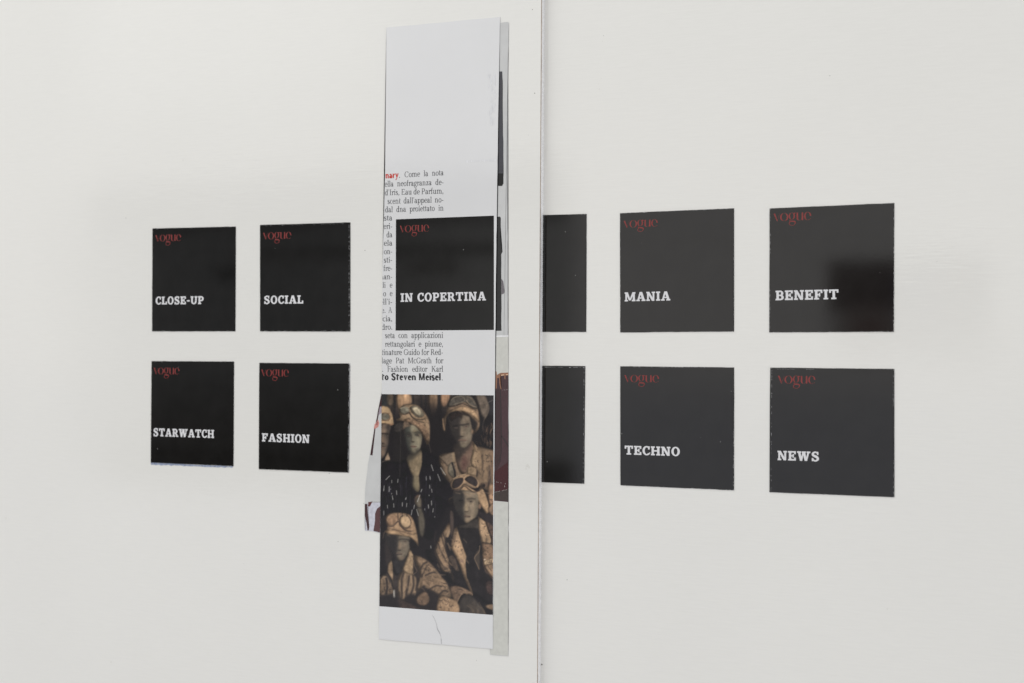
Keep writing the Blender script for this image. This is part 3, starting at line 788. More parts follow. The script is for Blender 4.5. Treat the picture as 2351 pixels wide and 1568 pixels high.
# ------------------------------------------------------------------ the printed group picture: painted per point on a fine flat mesh
W0, H0, OX, OY = 350, 662, 1103.0, 1147.0     # canvas of the print, one unit = one sample
CAN = np.zeros((H0, W0, 3)); CAN[:] = (27, 23, 25)
IDS = np.zeros((H0, W0), int)
YY, XX = np.mgrid[0:H0, 0:W0]
def gk(s):
    r = max(1, int(3 * s)); x = np.arange(-r, r + 1); k = np.exp(-x * x / (2 * s * s)); return k / k.sum()
def blur(m, s):
    if s <= 0.05: return m
    k = gk(s); r = len(k) // 2
    p = np.pad(m, ((r, r), (0, 0)), mode='edge'); m = sum(k[i] * p[i:i + m.shape[0]] for i in range(len(k)))
    p = np.pad(m, ((0, 0), (r, r)), mode='edge'); return sum(k[i] * p[:, i:i + m.shape[1]] for i in range(len(k)))
def inside(p):
    m = np.zeros((H0, W0), bool); n = len(p)
    for i in range(n):
        (x0, y0), (x1, y1) = p[i], p[(i + 1) % n]
        if y0 == y1: continue
        c = ((y0 > YY) != (y1 > YY)) & (XX < (x1 - x0) * (YY - y0) / (y1 - y0) + x0)
        m ^= c
    return m
def cv(p, crop):
    ox, oy = {'A': (1060, 1140), 'B': (1260, 1140), 'C': (1060, 1460), 'D': (1260, 1460)}[crop]
    return [(ox + x / 4.611 - OX, oy + y / 4.611 - OY) for x, y in p]
def closed(p, n=4):
    q = []; N = len(p)
    for i in range(N):
        a, b, z, c = p[i], p[(i + 1) % N], p[i - 1], p[(i + 2) % N]
        for k in range(n):
            t = k / n
            q.append(tuple(0.5 * (2 * a[j] + (b[j] - z[j]) * t + (2 * z[j] - 5 * a[j] + 4 * b[j] - c[j]) * t * t + (3 * a[j] - z[j] - 3 * b[j] + c[j]) * t ** 3) for j in (0, 1)))
    return q
def fbm(scale, seed, sx=1.0, sy=1.0):
    r = np.random.default_rng(seed); out = np.zeros((H0, W0)); amp = 1.0
    for o in range(4):
        gw, gh = int(W0 / scale * sx * 2 ** o) + 3, int(H0 / scale * sy * 2 ** o) + 3
        g = r.normal(0, 1, (gh, gw))
        fx, fy = XX / W0 * (gw - 2), YY / H0 * (gh - 2)
        ix, iy = fx.astype(int), fy.astype(int); tx, ty = fx - ix, fy - iy
        out += amp * ((g[iy, ix] * (1 - tx) + g[iy, ix + 1] * tx) * (1 - ty) + (g[iy + 1, ix] * (1 - tx) + g[iy + 1, ix + 1] * tx) * ty); amp *= .55
    return out
NZ = [fbm(18, 1), fbm(9, 2), fbm(30, 3, 3.0, .5), fbm(5, 4), fbm(26, 5, .6, 1.3), fbm(12, 6, 1.6, .6)]
def put(m, col, tex=0.0, nz=1, vol=None):
    global CAN
    c = np.array(col, float) * np.ones((H0, W0, 1))
    if tex: c = c * (1 + tex * (.28 if nz == 3 else .6) * NZ[nz][..., None])
    if vol is not None: c = c * (vol * (1 + .07 * NZ[4] + .04 * NZ[5]))[..., None]
    CAN = CAN * (1 - m[..., None]) + c * m[..., None]
def P_(p, crop, col, b=1.0, al=1.0, tex=0.0, nz=1, who=0, smooth=True):
    p = cv(p, crop)
    if smooth: p = closed(p)
    m = inside(p)
    if who: IDS[m] = who
    vol = None
    if tex and m.sum() > 160:           # printed modelling of the form: soft rims, lit from the right
        w = min(9.0, 1.6 + m.sum() ** .5 / 14)
        vol = np.roll(blur(m.astype(float), w), int(w * .7), 1)
        vol = np.clip((vol - .25) / .65, 0, 1); vol = .44 + .60 * vol * vol * (3 - 2 * vol)
    put(blur(m.astype(float), b) * al, col, tex, nz, vol)
def E_(cx, cy, rx, ry, crop, col, b=1.0, al=1.0, rot=0, tex=0.0):
    r = math.radians(rot)
    P_([(cx + rx * math.cos(t) * math.cos(r) - ry * math.sin(t) * math.sin(r), cy + rx * math.cos(t) * math.sin(r) + ry * math.sin(t) * math.cos(r)) for t in np.linspace(0, 6.283, 15)[:-1]], crop, col, b, al, tex)
def L_(p, w, crop, col, b=.7, al=1.0, tex=0):
    pts = spline([(x, y) for x, y in cv(p, crop)], 5); m = np.zeros((H0, W0)); w = w / 4.611 / 2
    pad = int(w + 4 * b + 6)
    xa, xb = int(max(0, min(q[0] for q in pts) - pad)), int(min(W0, max(q[0] for q in pts) + pad)); ya, yb = int(max(0, min(q[1] for q in pts) - pad)), int(min(H0, max(q[1] for q in pts) + pad))
    if xb <= xa or yb <= ya: return
    X, Y = XX[ya:yb, xa:xb], YY[ya:yb, xa:xb]; m = np.zeros(X.shape)
    for (x0, y0), (x1, y1) in zip(pts, pts[1:]):
        dx, dy = x1 - x0, y1 - y0; L2 = dx * dx + dy * dy + 1e-9
        t = np.clip(((X - x0) * dx + (Y - y0) * dy) / L2, 0, 1)
        m = np.maximum(m, np.clip(w + .5 - np.hypot(X - x0 - t * dx, Y - y0 - t * dy), 0, 1))
    m = blur(m, b * .6)[..., None] * al
    c = np.array(col, float)
    if tex: c = c * (1 + tex * NZ[1][ya:yb, xa:xb, None])
    CAN[ya:yb, xa:xb] = CAN[ya:yb, xa:xb] * (1 - m) + c * m
# --- draped background
P_([(250, 40), (1260, 40), (1260, 420), (250, 420)], 'A', (58, 48, 43), 6, .9, .25, 2, smooth=False)
P_([(480, 40), (640, 40), (672, 200), (560, 215), (515, 300), (470, 200)], 'A', (158, 116, 78), 2.5, .9, .22, 2)
P_([(340, 60), (420, 60), (428, 170), (380, 235), (325, 170)], 'A', (98, 78, 60), 3, .9, .25, 2)
P_([(908, 40), (1012, 40), (1018, 250), (940, 380), (902, 240)], 'A', (132, 98, 68), 2.5, .9, .25, 2)
P_([(1062, 40), (1200, 40), (1140, 230), (1068, 215)], 'A', (142, 100, 68), 2.5, .95, .2, 2)
for x in (440, 690, 800, 860, 1038): L_([(x, 40), (x + 4, 220), (x - 6, 380)], 26, 'A', (30, 28, 30), 2, .8)
P_([(250, 40), (330, 40), (340, 250), (250, 230)], 'A', (40, 42, 44), 3, .9)
P_([(420, 380), (1260, 330), (1260, 1500), (420, 1500)], 'A', (25, 21, 23), 14, .95)
P_([(610, 60), (740, 80), (794, 220), (788, 310), (735, 410), (680, 330), (640, 200)], 'B', (98, 82, 68), 2.5, 1, .15)
P_([(760, 60), (870, 60), (870, 330), (800, 330), (800, 200)], 'B', (44, 41, 44), 3, .9)
L_([(780, 185), (860, 140)], 9, 'B', (95, 88, 84), 1, .8); L_([(735, 110), (790, 220), (785, 310), (720, 440), (715, 560)], 12, 'B', (112, 92, 74), 1.5, .7)
P_([(560, 380), (720, 420), (700, 640), (620, 760), (570, 700)], 'B', (30, 27, 29), 4, .9)
for k in range(34):
    x, y = random.uniform(640, 860), random.uniform(480, 800)
    L_([(x, y), (x + random.uniform(-30, 30), y - random.uniform(30, 90))], random.uniform(5, 12), 'B', random.choice([(112, 82, 60), (88, 62, 48), (66, 48, 40), (135, 100, 74)]), 1.2, .55)
# --- person cut by the left edge
P_([(240, 960), (300, 940), (392, 965), (470, 1020), (520, 1100), (400, 1500), (240, 1500)], 'A', (22, 19, 23), 2, 1, .1, who=1)
P_([(240, 245), (318, 230), (372, 262), (410, 340), (426, 430), (420, 486), (240, 486)], 'A', (160, 124, 84), 1.2, 1, .13, 3, who=1)
E_(312, 372, 66, 48, 'A', (98, 92, 76), 1.2, 1, 0, .12); E_(325, 290, 52, 40, 'A', (176, 140, 96), 2, .7)
L_([(268, 330), (330, 322), (378, 370), (360, 420), (268, 424)], 9, 'A', (84, 62, 46), 1)
L_([(268, 470), (350, 478), (420, 474)], 20, 'A', (150, 104, 70), 1.2)
P_([(240, 492), (386, 490), (368, 600), (352, 740), (328, 850), (288, 924), (240, 930)], 'A', (92, 74, 60), 1.5, 1, .1, who=1)
P_([(330, 500), (386, 494), (362, 640), (345, 800), (318, 860), (330, 700)], 'A', (48, 42, 40), 3, .85)
L_([(268, 602), (310, 600), (352, 606)], 18, 'A', (34, 27, 26), 1.5); E_(332, 628, 16, 8, 'A', (112, 98, 86), .8); E_(330, 628, 7, 8, 'A', (28, 24, 24), .4)
E_(300, 560, 30, 20, 'A', (128, 100, 78), 3, .6); E_(282, 690, 16, 40, 'A', (130, 100, 78), 2.5, .7); E_(284, 735, 22, 8, 'A', (40, 30, 28), 1.2)
L_([(268, 790), (320, 790)], 12, 'A', (112, 82, 68), 1.3); L_([(268, 776), (312, 780)], 6, 'A', (48, 34, 32), .8); E_(285, 855, 22, 28, 'A', (128, 96, 74), 3, .6)
P_([(352, 835), (388, 962), (298, 966)], 'A', (128, 102, 78), 1.2, 1, .1, smooth=False, who=1)
L_([(268, 985), (330, 970), (390, 975)], 16, 'A', (82, 70, 58), 1.5, .8)
# --- person in black fringed jacket
P_([(430, 480), (480, 420), (640, 440), (600, 700), (560, 900), (620, 980), (300, 1120), (400, 1020), (430, 800)], 'A', (30, 26, 26), 4, .9, who=2)
P_([(268, 1020), (500, 985), (600, 940), (830, 800), (920, 880), (1100, 960), (1190, 1110), (1240, 1300), (1260, 1568), (255, 1568)], 'A', (20, 17, 21), 2, 1, .1, who=2)
P_([(255, 0), (1100, 0), (1060, 300), (900, 560), (560, 200), (255, 220)], 'C', (19, 16, 20), 3, 1, .1, who=2)
P_([(588, 520), (640, 480), (722, 480), (792, 540), (812, 640), (803, 740), (778, 822), (722, 872), (680, 868), (632, 802), (602, 700), (585, 600)], 'A', (108, 98, 77), 1.3, 1, .05, who=2)
P_([(575, 500), (650, 500), (660, 640), (655, 740), (668, 860), (625, 810), (596, 700)], 'A', (52, 54, 49), 4, .85)
P_([(672, 520), (735, 500), (780, 560), (760, 580), (700, 600)], 'A', (118, 108, 80), 4, .55); E_(765, 700, 26, 50, 'A', (118, 106, 78), 4, .6); E_(700, 835, 30, 20, 'A', (116, 102, 74), 3, .6)
L_([(590, 596), (630, 588), (660, 600)], 13, 'A', (38, 33, 29), 2.6, .85); L_([(712, 588), (750, 576), (788, 592)], 14, 'A', (38, 32, 28), 2.6, .85)
for x, y in ((630, 626), (750, 618)):
    E_(x, y, 30, 15, 'A', (40, 33, 30), 1.2, .9); E_(x, y + 1, 18, 8, 'A', (118, 110, 92), .8, .9); E_(x - 1, y, 6, 6, 'A', (24, 21, 21), .8, .85)
L_([(672, 620), (668, 680), (672, 710)], 14, 'A', (54, 48, 40), 2, .7); E_(690, 712, 22, 8, 'A', (44, 35, 31), 1, .9); E_(700, 690, 12, 12, 'A', (128, 116, 88), 1.5, .7)
P_([(655, 772), (690, 762), (742, 774), (700, 792)], 'A', (106, 76, 60), 1.3, .9); L_([(655, 775), (700, 774), (742, 775)], 5, 'A', (48, 32, 30), .6)
P_([(606, 950), (650, 890), (720, 872), (800, 815), (814, 950), (802, 1060), (770, 1180), (782, 1330), (755, 1392), (688, 1320), (690, 1190), (652, 1110)], 'A', (122, 101, 72), 1.2, 1, .08, who=2)
P_([(606, 930), (650, 860), (780, 815), (770, 870), (700, 930), (640, 980)], 'A', (52, 47, 39), 4, .85); L_([(698, 1175), (690, 1260)], 10, 'A', (44, 34, 30), 1)
P_([(690, 1180), (760, 1180), (778, 1330), (755, 1390), (690, 1320)], 'A', (98, 90, 66), 4, .5)
P_([(718, 1468), (780, 1428), (800, 1568), (735, 1568)], 'A', (112, 84, 62), 2, .9); P_([(725, 0), (800, 0), (806, 120), (850, 300), (835, 500), (790, 525), (762, 430), (750, 250), (732, 120)], 'C', (86, 76, 61), 2.5, .95, .08)
L_([(730, 95), (760, 125), (802, 130)], 8, 'C', (28, 22, 22), .8)
HEL2 = [(503, 330), (508, 270), (560, 220), (660, 203), (762, 225), (842, 310), (906, 420), (920, 560), (914, 720), (880, 748), (848, 680), (800, 590), (735, 515), (650, 462), (560, 432), (478, 432), (468, 402), (520, 380)]
P_(HEL2, 'A', (138, 107, 76), 1.1, 1, .16, 3, who=2)
P_([(560, 420), (650, 455), (735, 505), (810, 590), (860, 690), (905, 720), (900, 600), (860, 500), (760, 440), (640, 395)], 'A', (122, 90, 64), 1.5, .9, .30, 3)
P_([(555, 440), (620, 450), (660, 500), (590, 520), (545, 560)], 'A', (104, 80, 60), 2, .8, .35, 3); P_([(430, 490), (500, 440), (560, 460), (540, 560), (470, 590), (430, 560)], 'A', (48, 42, 38), 2, .8, .3, 3)
E_(575, 285, 68, 50, 'A', (112, 103, 84), 1.2, 1, 8, .2); P_([(648, 250), (720, 222), (800, 260), (842, 340), (810, 378), (740, 375), (680, 320)], 'A', (120, 106, 84), 1.2, 1, .15)
P_([(664, 262), (725, 238), (785, 280), (800, 350), (745, 352), (700, 310)], 'A', (184, 164, 128), 1.2, .95, .12, 3); L_([(660, 260), (690, 285), (700, 320), (740, 350), (760, 360)], 9, 'A', (72, 58, 46), .8)
L_([(508, 330), (580, 342), (640, 318), (670, 360), (720, 400), (790, 415), (850, 400)], 14, 'A', (70, 54, 42), 1.2); L_([(640, 318), (680, 380), (740, 425), (840, 450)], 10, 'A', (52, 40, 34), 1)
L_([(760, 225), (850, 320), (905, 430), (916, 560)], 10, 'A', (92, 70, 54), 1.2, .8); L_([(520, 260), (580, 240), (640, 250)], 9, 'A', (160, 140, 108), 1, .8); L_([(525, 560), (520, 900), (512, 1190)], 8, 'A', (62, 55, 50), 1.5, .7); L_([(905, 730), (935, 855)], 7, 'A', (66, 56, 48), 1)
# --- person top right
P_([(640, 780), (760, 800), (850, 830), (880, 900), (880, 1400), (640, 1300), (250, 1260), (120, 920), (320, 850)], 'B', (112, 87, 64), 2, 1, .12, who=3)
P_([(330, 760), (565, 690), (580, 830), (545, 980), (500, 1105), (440, 1150), (380, 1080), (338, 900)], 'B', (100, 74, 58), 1.6, 1, .12, who=3)
P_([(330, 740), (560, 690), (520, 800), (430, 900), (400, 1000), (350, 900)], 'B', (42, 36, 33), 4, .85); P_([(430, 930), (480, 900), (500, 1000), (460, 1100), (430, 1060)], 'B', (88, 52, 46), 3, .6)
P_([(255, 380), (330, 318), (500, 328), (546, 420), (572, 560), (562, 680), (505, 772), (450, 797), (390, 772), (350, 680), (290, 560)], 'B', (116, 98, 78), 1.4, 1, .08, who=3)
P_([(250, 370), (340, 310), (420, 330), (405, 500), (420, 620), (400, 700), (405, 780), (350, 690), (285, 570)], 'B', (38, 33, 32), 4, .92)
P_([(270, 330), (400, 300), (510, 330), (530, 370), (440, 350), (430, 420), (400, 370), (330, 400), (280, 430)], 'B', (40, 29, 26), 2, .9, .2, 3)
L_([(395, 484), (450, 482), (520, 468)], 22, 'B', (34, 29, 28), 3, .85); L_([(310, 500), (370, 492)], 16, 'B', (28, 24, 24), 1.6)
E_(352, 524, 24, 10, 'B', (98, 76, 66), .8, .9); E_(488, 506, 24, 11, 'B', (116, 84, 70), .8, .9); E_(350, 524, 6, 6, 'B', (24, 20, 20), .8, .85); E_(486, 504, 6, 6, 'B', (22, 19, 19), .8, .85)
E_(430, 590, 16, 55, 'B', (136, 112, 84), 2.5, .75); E_(425, 640, 30, 9, 'B', (40, 32, 29), 1.2, .85); E_(520, 580, 26, 60, 'B', (106, 98, 76), 4, .6); L_([(500, 600), (560, 540)], 16, 'B', (70, 66, 56), 2, .5)
L_([(385, 690), (430, 684), (485, 690)], 13, 'B', (108, 76, 62), 1.4); L_([(380, 700), (430, 702), (480, 700)], 6, 'B', (52, 40, 36), 1.1, .8); E_(445, 760, 34, 22, 'B', (104, 92, 70), 3, .7)
E_(578, 570, 20, 34, 'B', (136, 102, 74), 1.5, .9)
P_([(165, 480), (175, 390), (215, 330), (230, 250), (300, 110), (400, 72), (520, 78), (592, 150), (642, 260), (670, 430), (655, 540), (578, 605), (602, 500), (560, 400), (500, 332), (400, 300), (290, 310), (240, 350), (215, 420), (207, 570), (170, 540)], 'B', (118, 90, 66), 1.2, 1, .14, 3, who=3)
P_([(545, 400), (600, 420), (640, 470), (600, 560), (575, 540)], 'B', (36, 32, 32), 2, .9)
P_([(236, 200), (290, 112), (400, 80), (520, 82), (585, 130), (640, 235), (628, 268), (560, 245), (480, 182), (420, 188), (330, 222), (236, 232)], 'B', (76, 68, 59), 1.2, 1, .22, 3)
L_([(285, 150), (330, 110), (430, 100), (470, 150), (400, 185), (320, 205)], 9, 'B', (128, 112, 90), .9, .8); L_([(490, 150), (540, 210), (625, 245)], 12, 'B', (150, 122, 92), 1, .8); L_([(500, 100), (560, 130), (610, 200)], 9, 'B', (116, 96, 74), .9, .8)
L_([(240, 240), (340, 228), (430, 196), (500, 220), (620, 285)], 9, 'B', (48, 38, 34), .9)
P_([(248, 300), (330, 262), (420, 232), (520, 250), (602, 300), (664, 412), (662, 445), (600, 384), (520, 322), (400, 290), (290, 306)], 'B', (168, 128, 88), 1.2, .95, .10, 3)
L_([(172, 400), (180, 480), (195, 550)], 14, 'B', (140, 106, 74), 1.2, .9)
P_([(580, 705), (640, 788), (682, 860), (700, 1092), (560, 1040), (545, 960), (575, 850)], 'B', (152, 119, 83), 1.2, 1, .10, 3, smooth=False)
P_([(125, 918), (205, 880), (322, 845), (342, 985), (262, 1012), (232, 1042)], 'B', (112, 91, 70), 1.5, 1, .12, smooth=False); P_([(300, 860), (330, 850), (342, 985), (300, 985)], 'B', (140, 112, 80), 1.2, .8, smooth=False)
P_([(500, 1050), (560, 1040), (620, 1070), (630, 1170), (500, 1150)], 'B', (150, 118, 84), 1.2, .95, .1, smooth=False); P_([(255, 1015), (325, 1000), (335, 1200), (240, 1130)], 'B', (92, 83, 67), 1.8, .9, .12)
L_([(300, 1000), (330, 1100), (340, 1200)], 26, 'B', (30, 27, 28), 1.5); L_([(350, 1000), (385, 1150)], 9, 'B', (140, 110, 84), 1, .8)
P_([(640, 850), (700, 870), (690, 1240), (640, 1240)], 'B', (132, 102, 72), 3, .7); L_([(700, 900), (715, 1000), (705, 1090)], 20, 'B', (60, 46, 38), 2, .9); L_([(640, 1090), (632, 1180)], 16, 'B', (48, 38, 34), 1.5)
L_([(800, 1040), (805, 1180), (800, 1310)], 34, 'B', (48, 38, 38), 3, .9); P_([(720, 880), (790, 870), (780, 1200), (720, 1250)], 'B', (146, 113, 80), 4, .75); P_([(810, 860), (870, 880), (870, 1300), (830, 1200)], 'B', (134, 100, 72), 3, .7)
P_([(780, 1310), (880, 1300), (880, 1568), (800, 1568)], 'B', (160, 116, 82), 2, .95, .1)
# --- person lower right with goggles on the helmet
P_([(255, 1480), (330, 1440), (318, 1380), (400, 1330), (460, 1285), (560, 1345), (640, 1385), (692, 1328), (750, 1420), (790, 1560), (800, 1640), (760, 1690), (700, 1600), (620, 1500), (520, 1440), (400, 1430), (300, 1490), (260, 1510)], 'B', (164, 125, 86), 1.2, 1, .09, 3, who=4)
P_([(255, 1490), (320, 1450), (400, 1430), (520, 1436), (620, 1490), (690, 1580), (740, 1680), (640, 1640), (560, 1568), (300, 1568), (250, 1530)], 'B', (27, 23, 23), 2, .95)
P_([(330, -80), (420, -110), (560, -100), (640, -60), (652, 60), (642, 200), (602, 272), (522, 348), (470, 322), (420, 252), (350, 150), (320, 40)], 'D', (126, 106, 82), 1.4, 1, .08, who=4)
P_([(310, -90), (440, -110), (470, 0), (455, 130), (465, 220), (450, 310), (400, 240), (340, 150)], 'D', (38, 35, 34), 4, .92); P_([(600, -60), (652, 20), (642, 200), (600, 260), (580, 180), (610, 60)], 'D', (86, 76, 60), 4, .6)
E_(490, 120, 18, 60, 'D', (160, 134, 98), 2.5, .85); E_(490, 180, 30, 9, 'D', (50, 40, 34), 1.2, .8); L_([(500, 10), (550, 0), (610, 8)], 15, 'D', (54, 46, 40), 2.6, .85); E_(552, 44, 26, 11, 'D', (84, 66, 54), .9, .9); E_(550, 44, 7, 6, 'D', (28, 25, 28), .8, .85); L_([(390, 30), (440, 24)], 12, 'D', (26, 24, 25), 1.4)
L_([(465, 240), (500, 236), (540, 246)], 12, 'D', (94, 68, 56), 1.3); L_([(465, 250), (500, 252), (540, 250)], 6, 'D', (46, 34, 31), .6); E_(510, 312, 34, 18, 'D', (138, 108, 78), 3, .7); E_(672, 108, 20, 36, 'D', (126, 92, 68), 1.5)
P_([(355, 380), (480, 345), (640, 265), (664, 480), (642, 640), (562, 780), (500, 810), (430, 600)], 'D', (58, 50, 44), 2, 1, .12, who=4); P_([(420, 500), (520, 470), (560, 600), (500, 640), (440, 620)], 'D', (98, 74, 56), 4, .6)
P_([(255, 400), (150, 490), (55, 690), (-60, 700), (0, 860), (100, 840), (180, 1000), (250, 1120), (330, 1150), (420, 1210), (580, 1290), (860, 1400), (860, 560), (700, 420)], 'D', (30, 26, 27), 2.5, .95, .1, who=4)
P_([(250, 330), (150, 490), (60, 690), (100, 830), (180, 990), (290, 1000), (320, 1140), (262, 940), (232, 780), (200, 620), (215, 500), (272, 400)], 'D', (128, 98, 70), 1.8, 1, .14, 3, who=4)
for p in ([(150, 500), (190, 640), (230, 760)], [(110, 610), (150, 720), (220, 860)], [(175, 470), (205, 560), (225, 700)], [(60, 680), (110, 800), (200, 950)], [(80, 440), (60, 560), (90, 680)]): L_(p, 17, 'D', (42, 34, 32), 2, .8)
for p in ([(140, 540), (185, 690), (250, 850)], [(95, 690), (160, 850), (270, 1000)]): L_(p, 20, 'D', (162, 124, 86), 2.5, .6)
P_([(215, 505), (262, 405), (275, 440), (245, 525)], 'D', (160, 124, 88), 1.2, .9); P_([(270, 200), (290, 165), (315, 230), (318, 420), (290, 520), (275, 420)], 'D', (76, 60, 52), 1.5, .9)
P_([(358, 375), (412, 560), (490, 780), (482, 900), (492, 1040), (578, 1272), (560, 1294), (470, 1100), (380, 860), (280, 662), (320, 480)], 'D', (160, 122, 85), 1.2, 1, .10, 3, who=4, smooth=False)
P_([(315, 420), (355, 400), (330, 600), (290, 650), (280, 600)], 'D', (112, 86, 64), 2, .7, .2, 3); P_([(245, 780), (320, 780), (400, 980), (330, 970), (260, 850)], 'D', (82, 64, 52), 2, .85, .2, 3)
P_([(690, 590), (862, 625), (862, 1120), (785, 1025), (712, 870), (700, 700)], 'D', (128, 94, 67), 1.5, 1, .15, 3, who=4, smooth=False)
P_([(648, 235), (752, 320), (828, 560), (822, 612), (690, 590), (655, 420)], 'D', (166, 128, 90), 1.2, 1, .09, 3, who=4, smooth=False); P_([(750, 310), (862, 380), (862, 620), (830, 600), (820, 520)], 'D', (94, 68, 54), 1.5, .95, .25, 3, who=4)
P_([(660, 180), (740, 200), (862, 250), (862, 370), (780, 320), (690, 250)], 'D', (44, 36, 38), 2, .9); P_([(780, 130), (862, 60), (862, 240), (800, 200)], 'D', (122, 92, 68), 2, .9, .25, 3, who=3)
P_([(600, 800), (665, 690), (670, 900), (660, 960)], 'D', (70, 58, 48), 1.5, .9); L_([(672, 640), (662, 720), (602, 800), (640, 900), (664, 960)], 9, 'D', (140, 108, 78), 1, .8)
P_([(718, 850), (862, 796), (862, 868), (726, 906)], 'D', (184, 148, 106), .9, 1, .05, smooth=False); P_([(726, 908), (862, 878), (862, 1090), (800, 1020)], 'D', (154, 118, 85), 1.2, .95, .12, 3, smooth=False); L_([(715, 870), (740, 960), (800, 1030), (862, 1100)], 12, 'D', (72, 52, 42), 1.2)
E_(738, 826, 13, 10, 'D', (200, 172, 140), .8)
for p in ([(782, 838), (782, 866), (790, 872), (800, 866), (800, 832)], [(832, 836), (820, 838), (818, 848), (828, 850), (828, 862), (816, 866)]): L_(p, 6, 'D', (44, 32, 28), .4)
E_(809, 866, 4, 4, 'D', (44, 32, 28), .4)
L_([(488, 830), (492, 940)], 14, 'D', (30, 26, 27), 1); P_([(500, 940), (540, 940), (540, 1085), (500, 1085)], 'D', (28, 25, 26), 1, .95, smooth=False); E_(425, 850, 24, 18, 'D', (150, 112, 92), 1.5, .8)
P_([(750, 1130), (830, 1120), (850, 1280), (800, 1310), (750, 1230)], 'D', (64, 45, 40), 3, .85, .3, 3)
P_([(250, 1210), (350, 1180), (450, 1205), (572, 1278), (560, 1322), (440, 1290), (372, 1420), (310, 1390)], 'D', (104, 78, 58), 1.5, 1, .2, 3, who=4); L_([(360, 1410), (420, 1300), (480, 1270), (560, 1280), (570, 1310)], 8, 'D', (140, 108, 80), .9)
P_([(370, 1420), (440, 1310), (555, 1310), (640, 1400), (760, 1568), (700, 1640), (480, 1640), (350, 1560)], 'D', (58, 50, 44), 2, 1, .2, 2, who=4)
for k in range(14):
    x = random.uniform(480, 680); L_([(x, 1400 + random.uniform(0, 60)), (x + 60, 1500), (x + 100, 1600)], 7, 'D', (102, 82, 62), 1.2, .45)
P_([(740, 1445), (862, 1430), (862, 1512), (770, 1485)], 'D', (112, 86, 62), 1.5, .95, .2)
# goggles on that helmet
P_([(272, 1285), (298, 1220), (380, 1168), (450, 1146), (540, 1152), (622, 1198), (660, 1260), (652, 1325), (590, 1338), (530, 1318), (460, 1275), (400, 1335), (330, 1360), (288, 1335)], 'B', (152, 116, 82), 1.1, 1, .18, 3, who=4)
P_([(298, 1285), (330, 1222), (420, 1196), (452, 1216), (432, 1272), (372, 1330), (310, 1335)], 'B', (40, 32, 32), 1.1, .97, .1); P_([(468, 1212), (540, 1172), (612, 1205), (642, 1262), (622, 1312), (560, 1290), (500, 1252)], 'B', (44, 36, 36), 1.1, .97, .1)
P_([(480, 1258), (540, 1290), (600, 1320), (560, 1320), (500, 1295)], 'B', (112, 88, 68), 1.2, .9); L_([(300, 1350), (380, 1370), (460, 1310), (520, 1350), (590, 1390), (660, 1370), (690, 1310)], 16, 'B', (62, 47, 40), 1.6, .9, .2)
L_([(310, 1215), (390, 1168), (480, 1150)], 8, 'B', (186, 150, 108), .9, .8); P_([(690, 1275), (780, 1265), (790, 1310), (700, 1330)], 'B', (84, 62, 50), 2, .9, .35, 3); P_([(700, 1285), (745, 1280), (742, 1320), (710, 1325)], 'B', (34, 28, 28), 1, .95)
# --- person lower left
P_([(250, 1568), (250, 1060), (340, 980), (420, 830), (600, 790), (690, 760), (900, 850), (1050, 1030), (1160, 1150), (1240, 1400), (1290, 1568)], 'C', (44, 36, 33), 2.5, 1, .2, 2, who=5)
P_([(245, 1085), (320, 1040), (400, 1180), (420, 1285), (245, 1310)], 'C', (112, 87, 63), 2, .95, .22, 3); L_([(330, 1080), (345, 1180), (330, 1290)], 26, 'C', (40, 32, 30), 2)
P_([(560, 985), (690, 1035), (742, 1100), (722, 1300), (600, 1340), (560, 1370), (508, 1340), (488, 1100)], 'C', (124, 97, 70), 1.6, 1, .12, 2)
for p in ([(565, 1010), (540, 1120), (545, 1340)], [(640, 1050), (625, 1160), (600, 1300)], [(690, 1040), (700, 1180), (660, 1300)], [(780, 900), (760, 1080), (730, 1240)]): L_(p, 26, 'C', (48, 38, 34), 2.4, .85)
for p in ([(590, 1020), (580, 1180), (565, 1340)], [(665, 1060), (665, 1200)], [(510, 1110), (515, 1250)]): L_(p, 18, 'C', (152, 119, 85), 2.2, .6)
P_([(700, 770), (900, 850), (1050, 1030), (1152, 1150), (1210, 1330), (1150, 1345), (1040, 1320), (900, 1250), (840, 1170), (760, 1250), (780, 1000)], 'C', (124, 95, 68), 1.8, 1, .17, 3, who=5)
for p in ([(790, 960), (830, 890), (880, 860)], [(800, 1080), (860, 940), (900, 900)], [(900, 1240), (1000, 1180), (1080, 1190)], [(860, 1040), (960, 1000), (1020, 1010)], [(1020, 1330), (1100, 1250), (1160, 1260)]): L_(p, 22, 'C', (48, 38, 34), 2, .8)
for p in ([(820, 1000), (850, 920)], [(900, 930), (980, 960), (1060, 1060)], [(1000, 1080), (1090, 1130), (1150, 1210)], [(770, 1200), (800, 1080)]): L_(p, 24, 'C', (160, 123, 87), 2.5, .6)
P_([(600, 1310), (760, 1280), (900, 1230), (1050, 1320), (1010, 1500), (800, 1480), (600, 1440)], 'C', (34, 28, 28), 3, .92); P_([(750, 1320), (860, 1255), (915, 1370), (850, 1450), (740, 1420)], 'C', (106, 79, 57), 2, .95, .15, 3)
P_([(1048, 1312), (1160, 1340), (1290, 1400), (1300, 1568), (1000, 1568), (1005, 1490)], 'C', (154, 117, 81), 1.6, 1, .12, 3, who=5)
P_([(400, 1340), (560, 1380), (700, 1440), (740, 1500), (400, 1500)], 'C', (66, 48, 41), 3, .8, .2, 3); P_([(240, 1320), (480, 1330), (480, 1568), (240, 1568)], 'C', (30, 26, 28), 4, .9)
P_([(410, 820), (605, 790), (565, 940), (470, 1040), (425, 960)], 'C', (38, 35, 35), 2, 1, .1, who=5)
P_([(318, 485), (450, 488), (642, 515), (644, 680), (602, 782), (540, 838), (480, 832), (420, 722), (330, 600)], 'C', (104, 90, 72), 1.4, 1, .08, who=5)
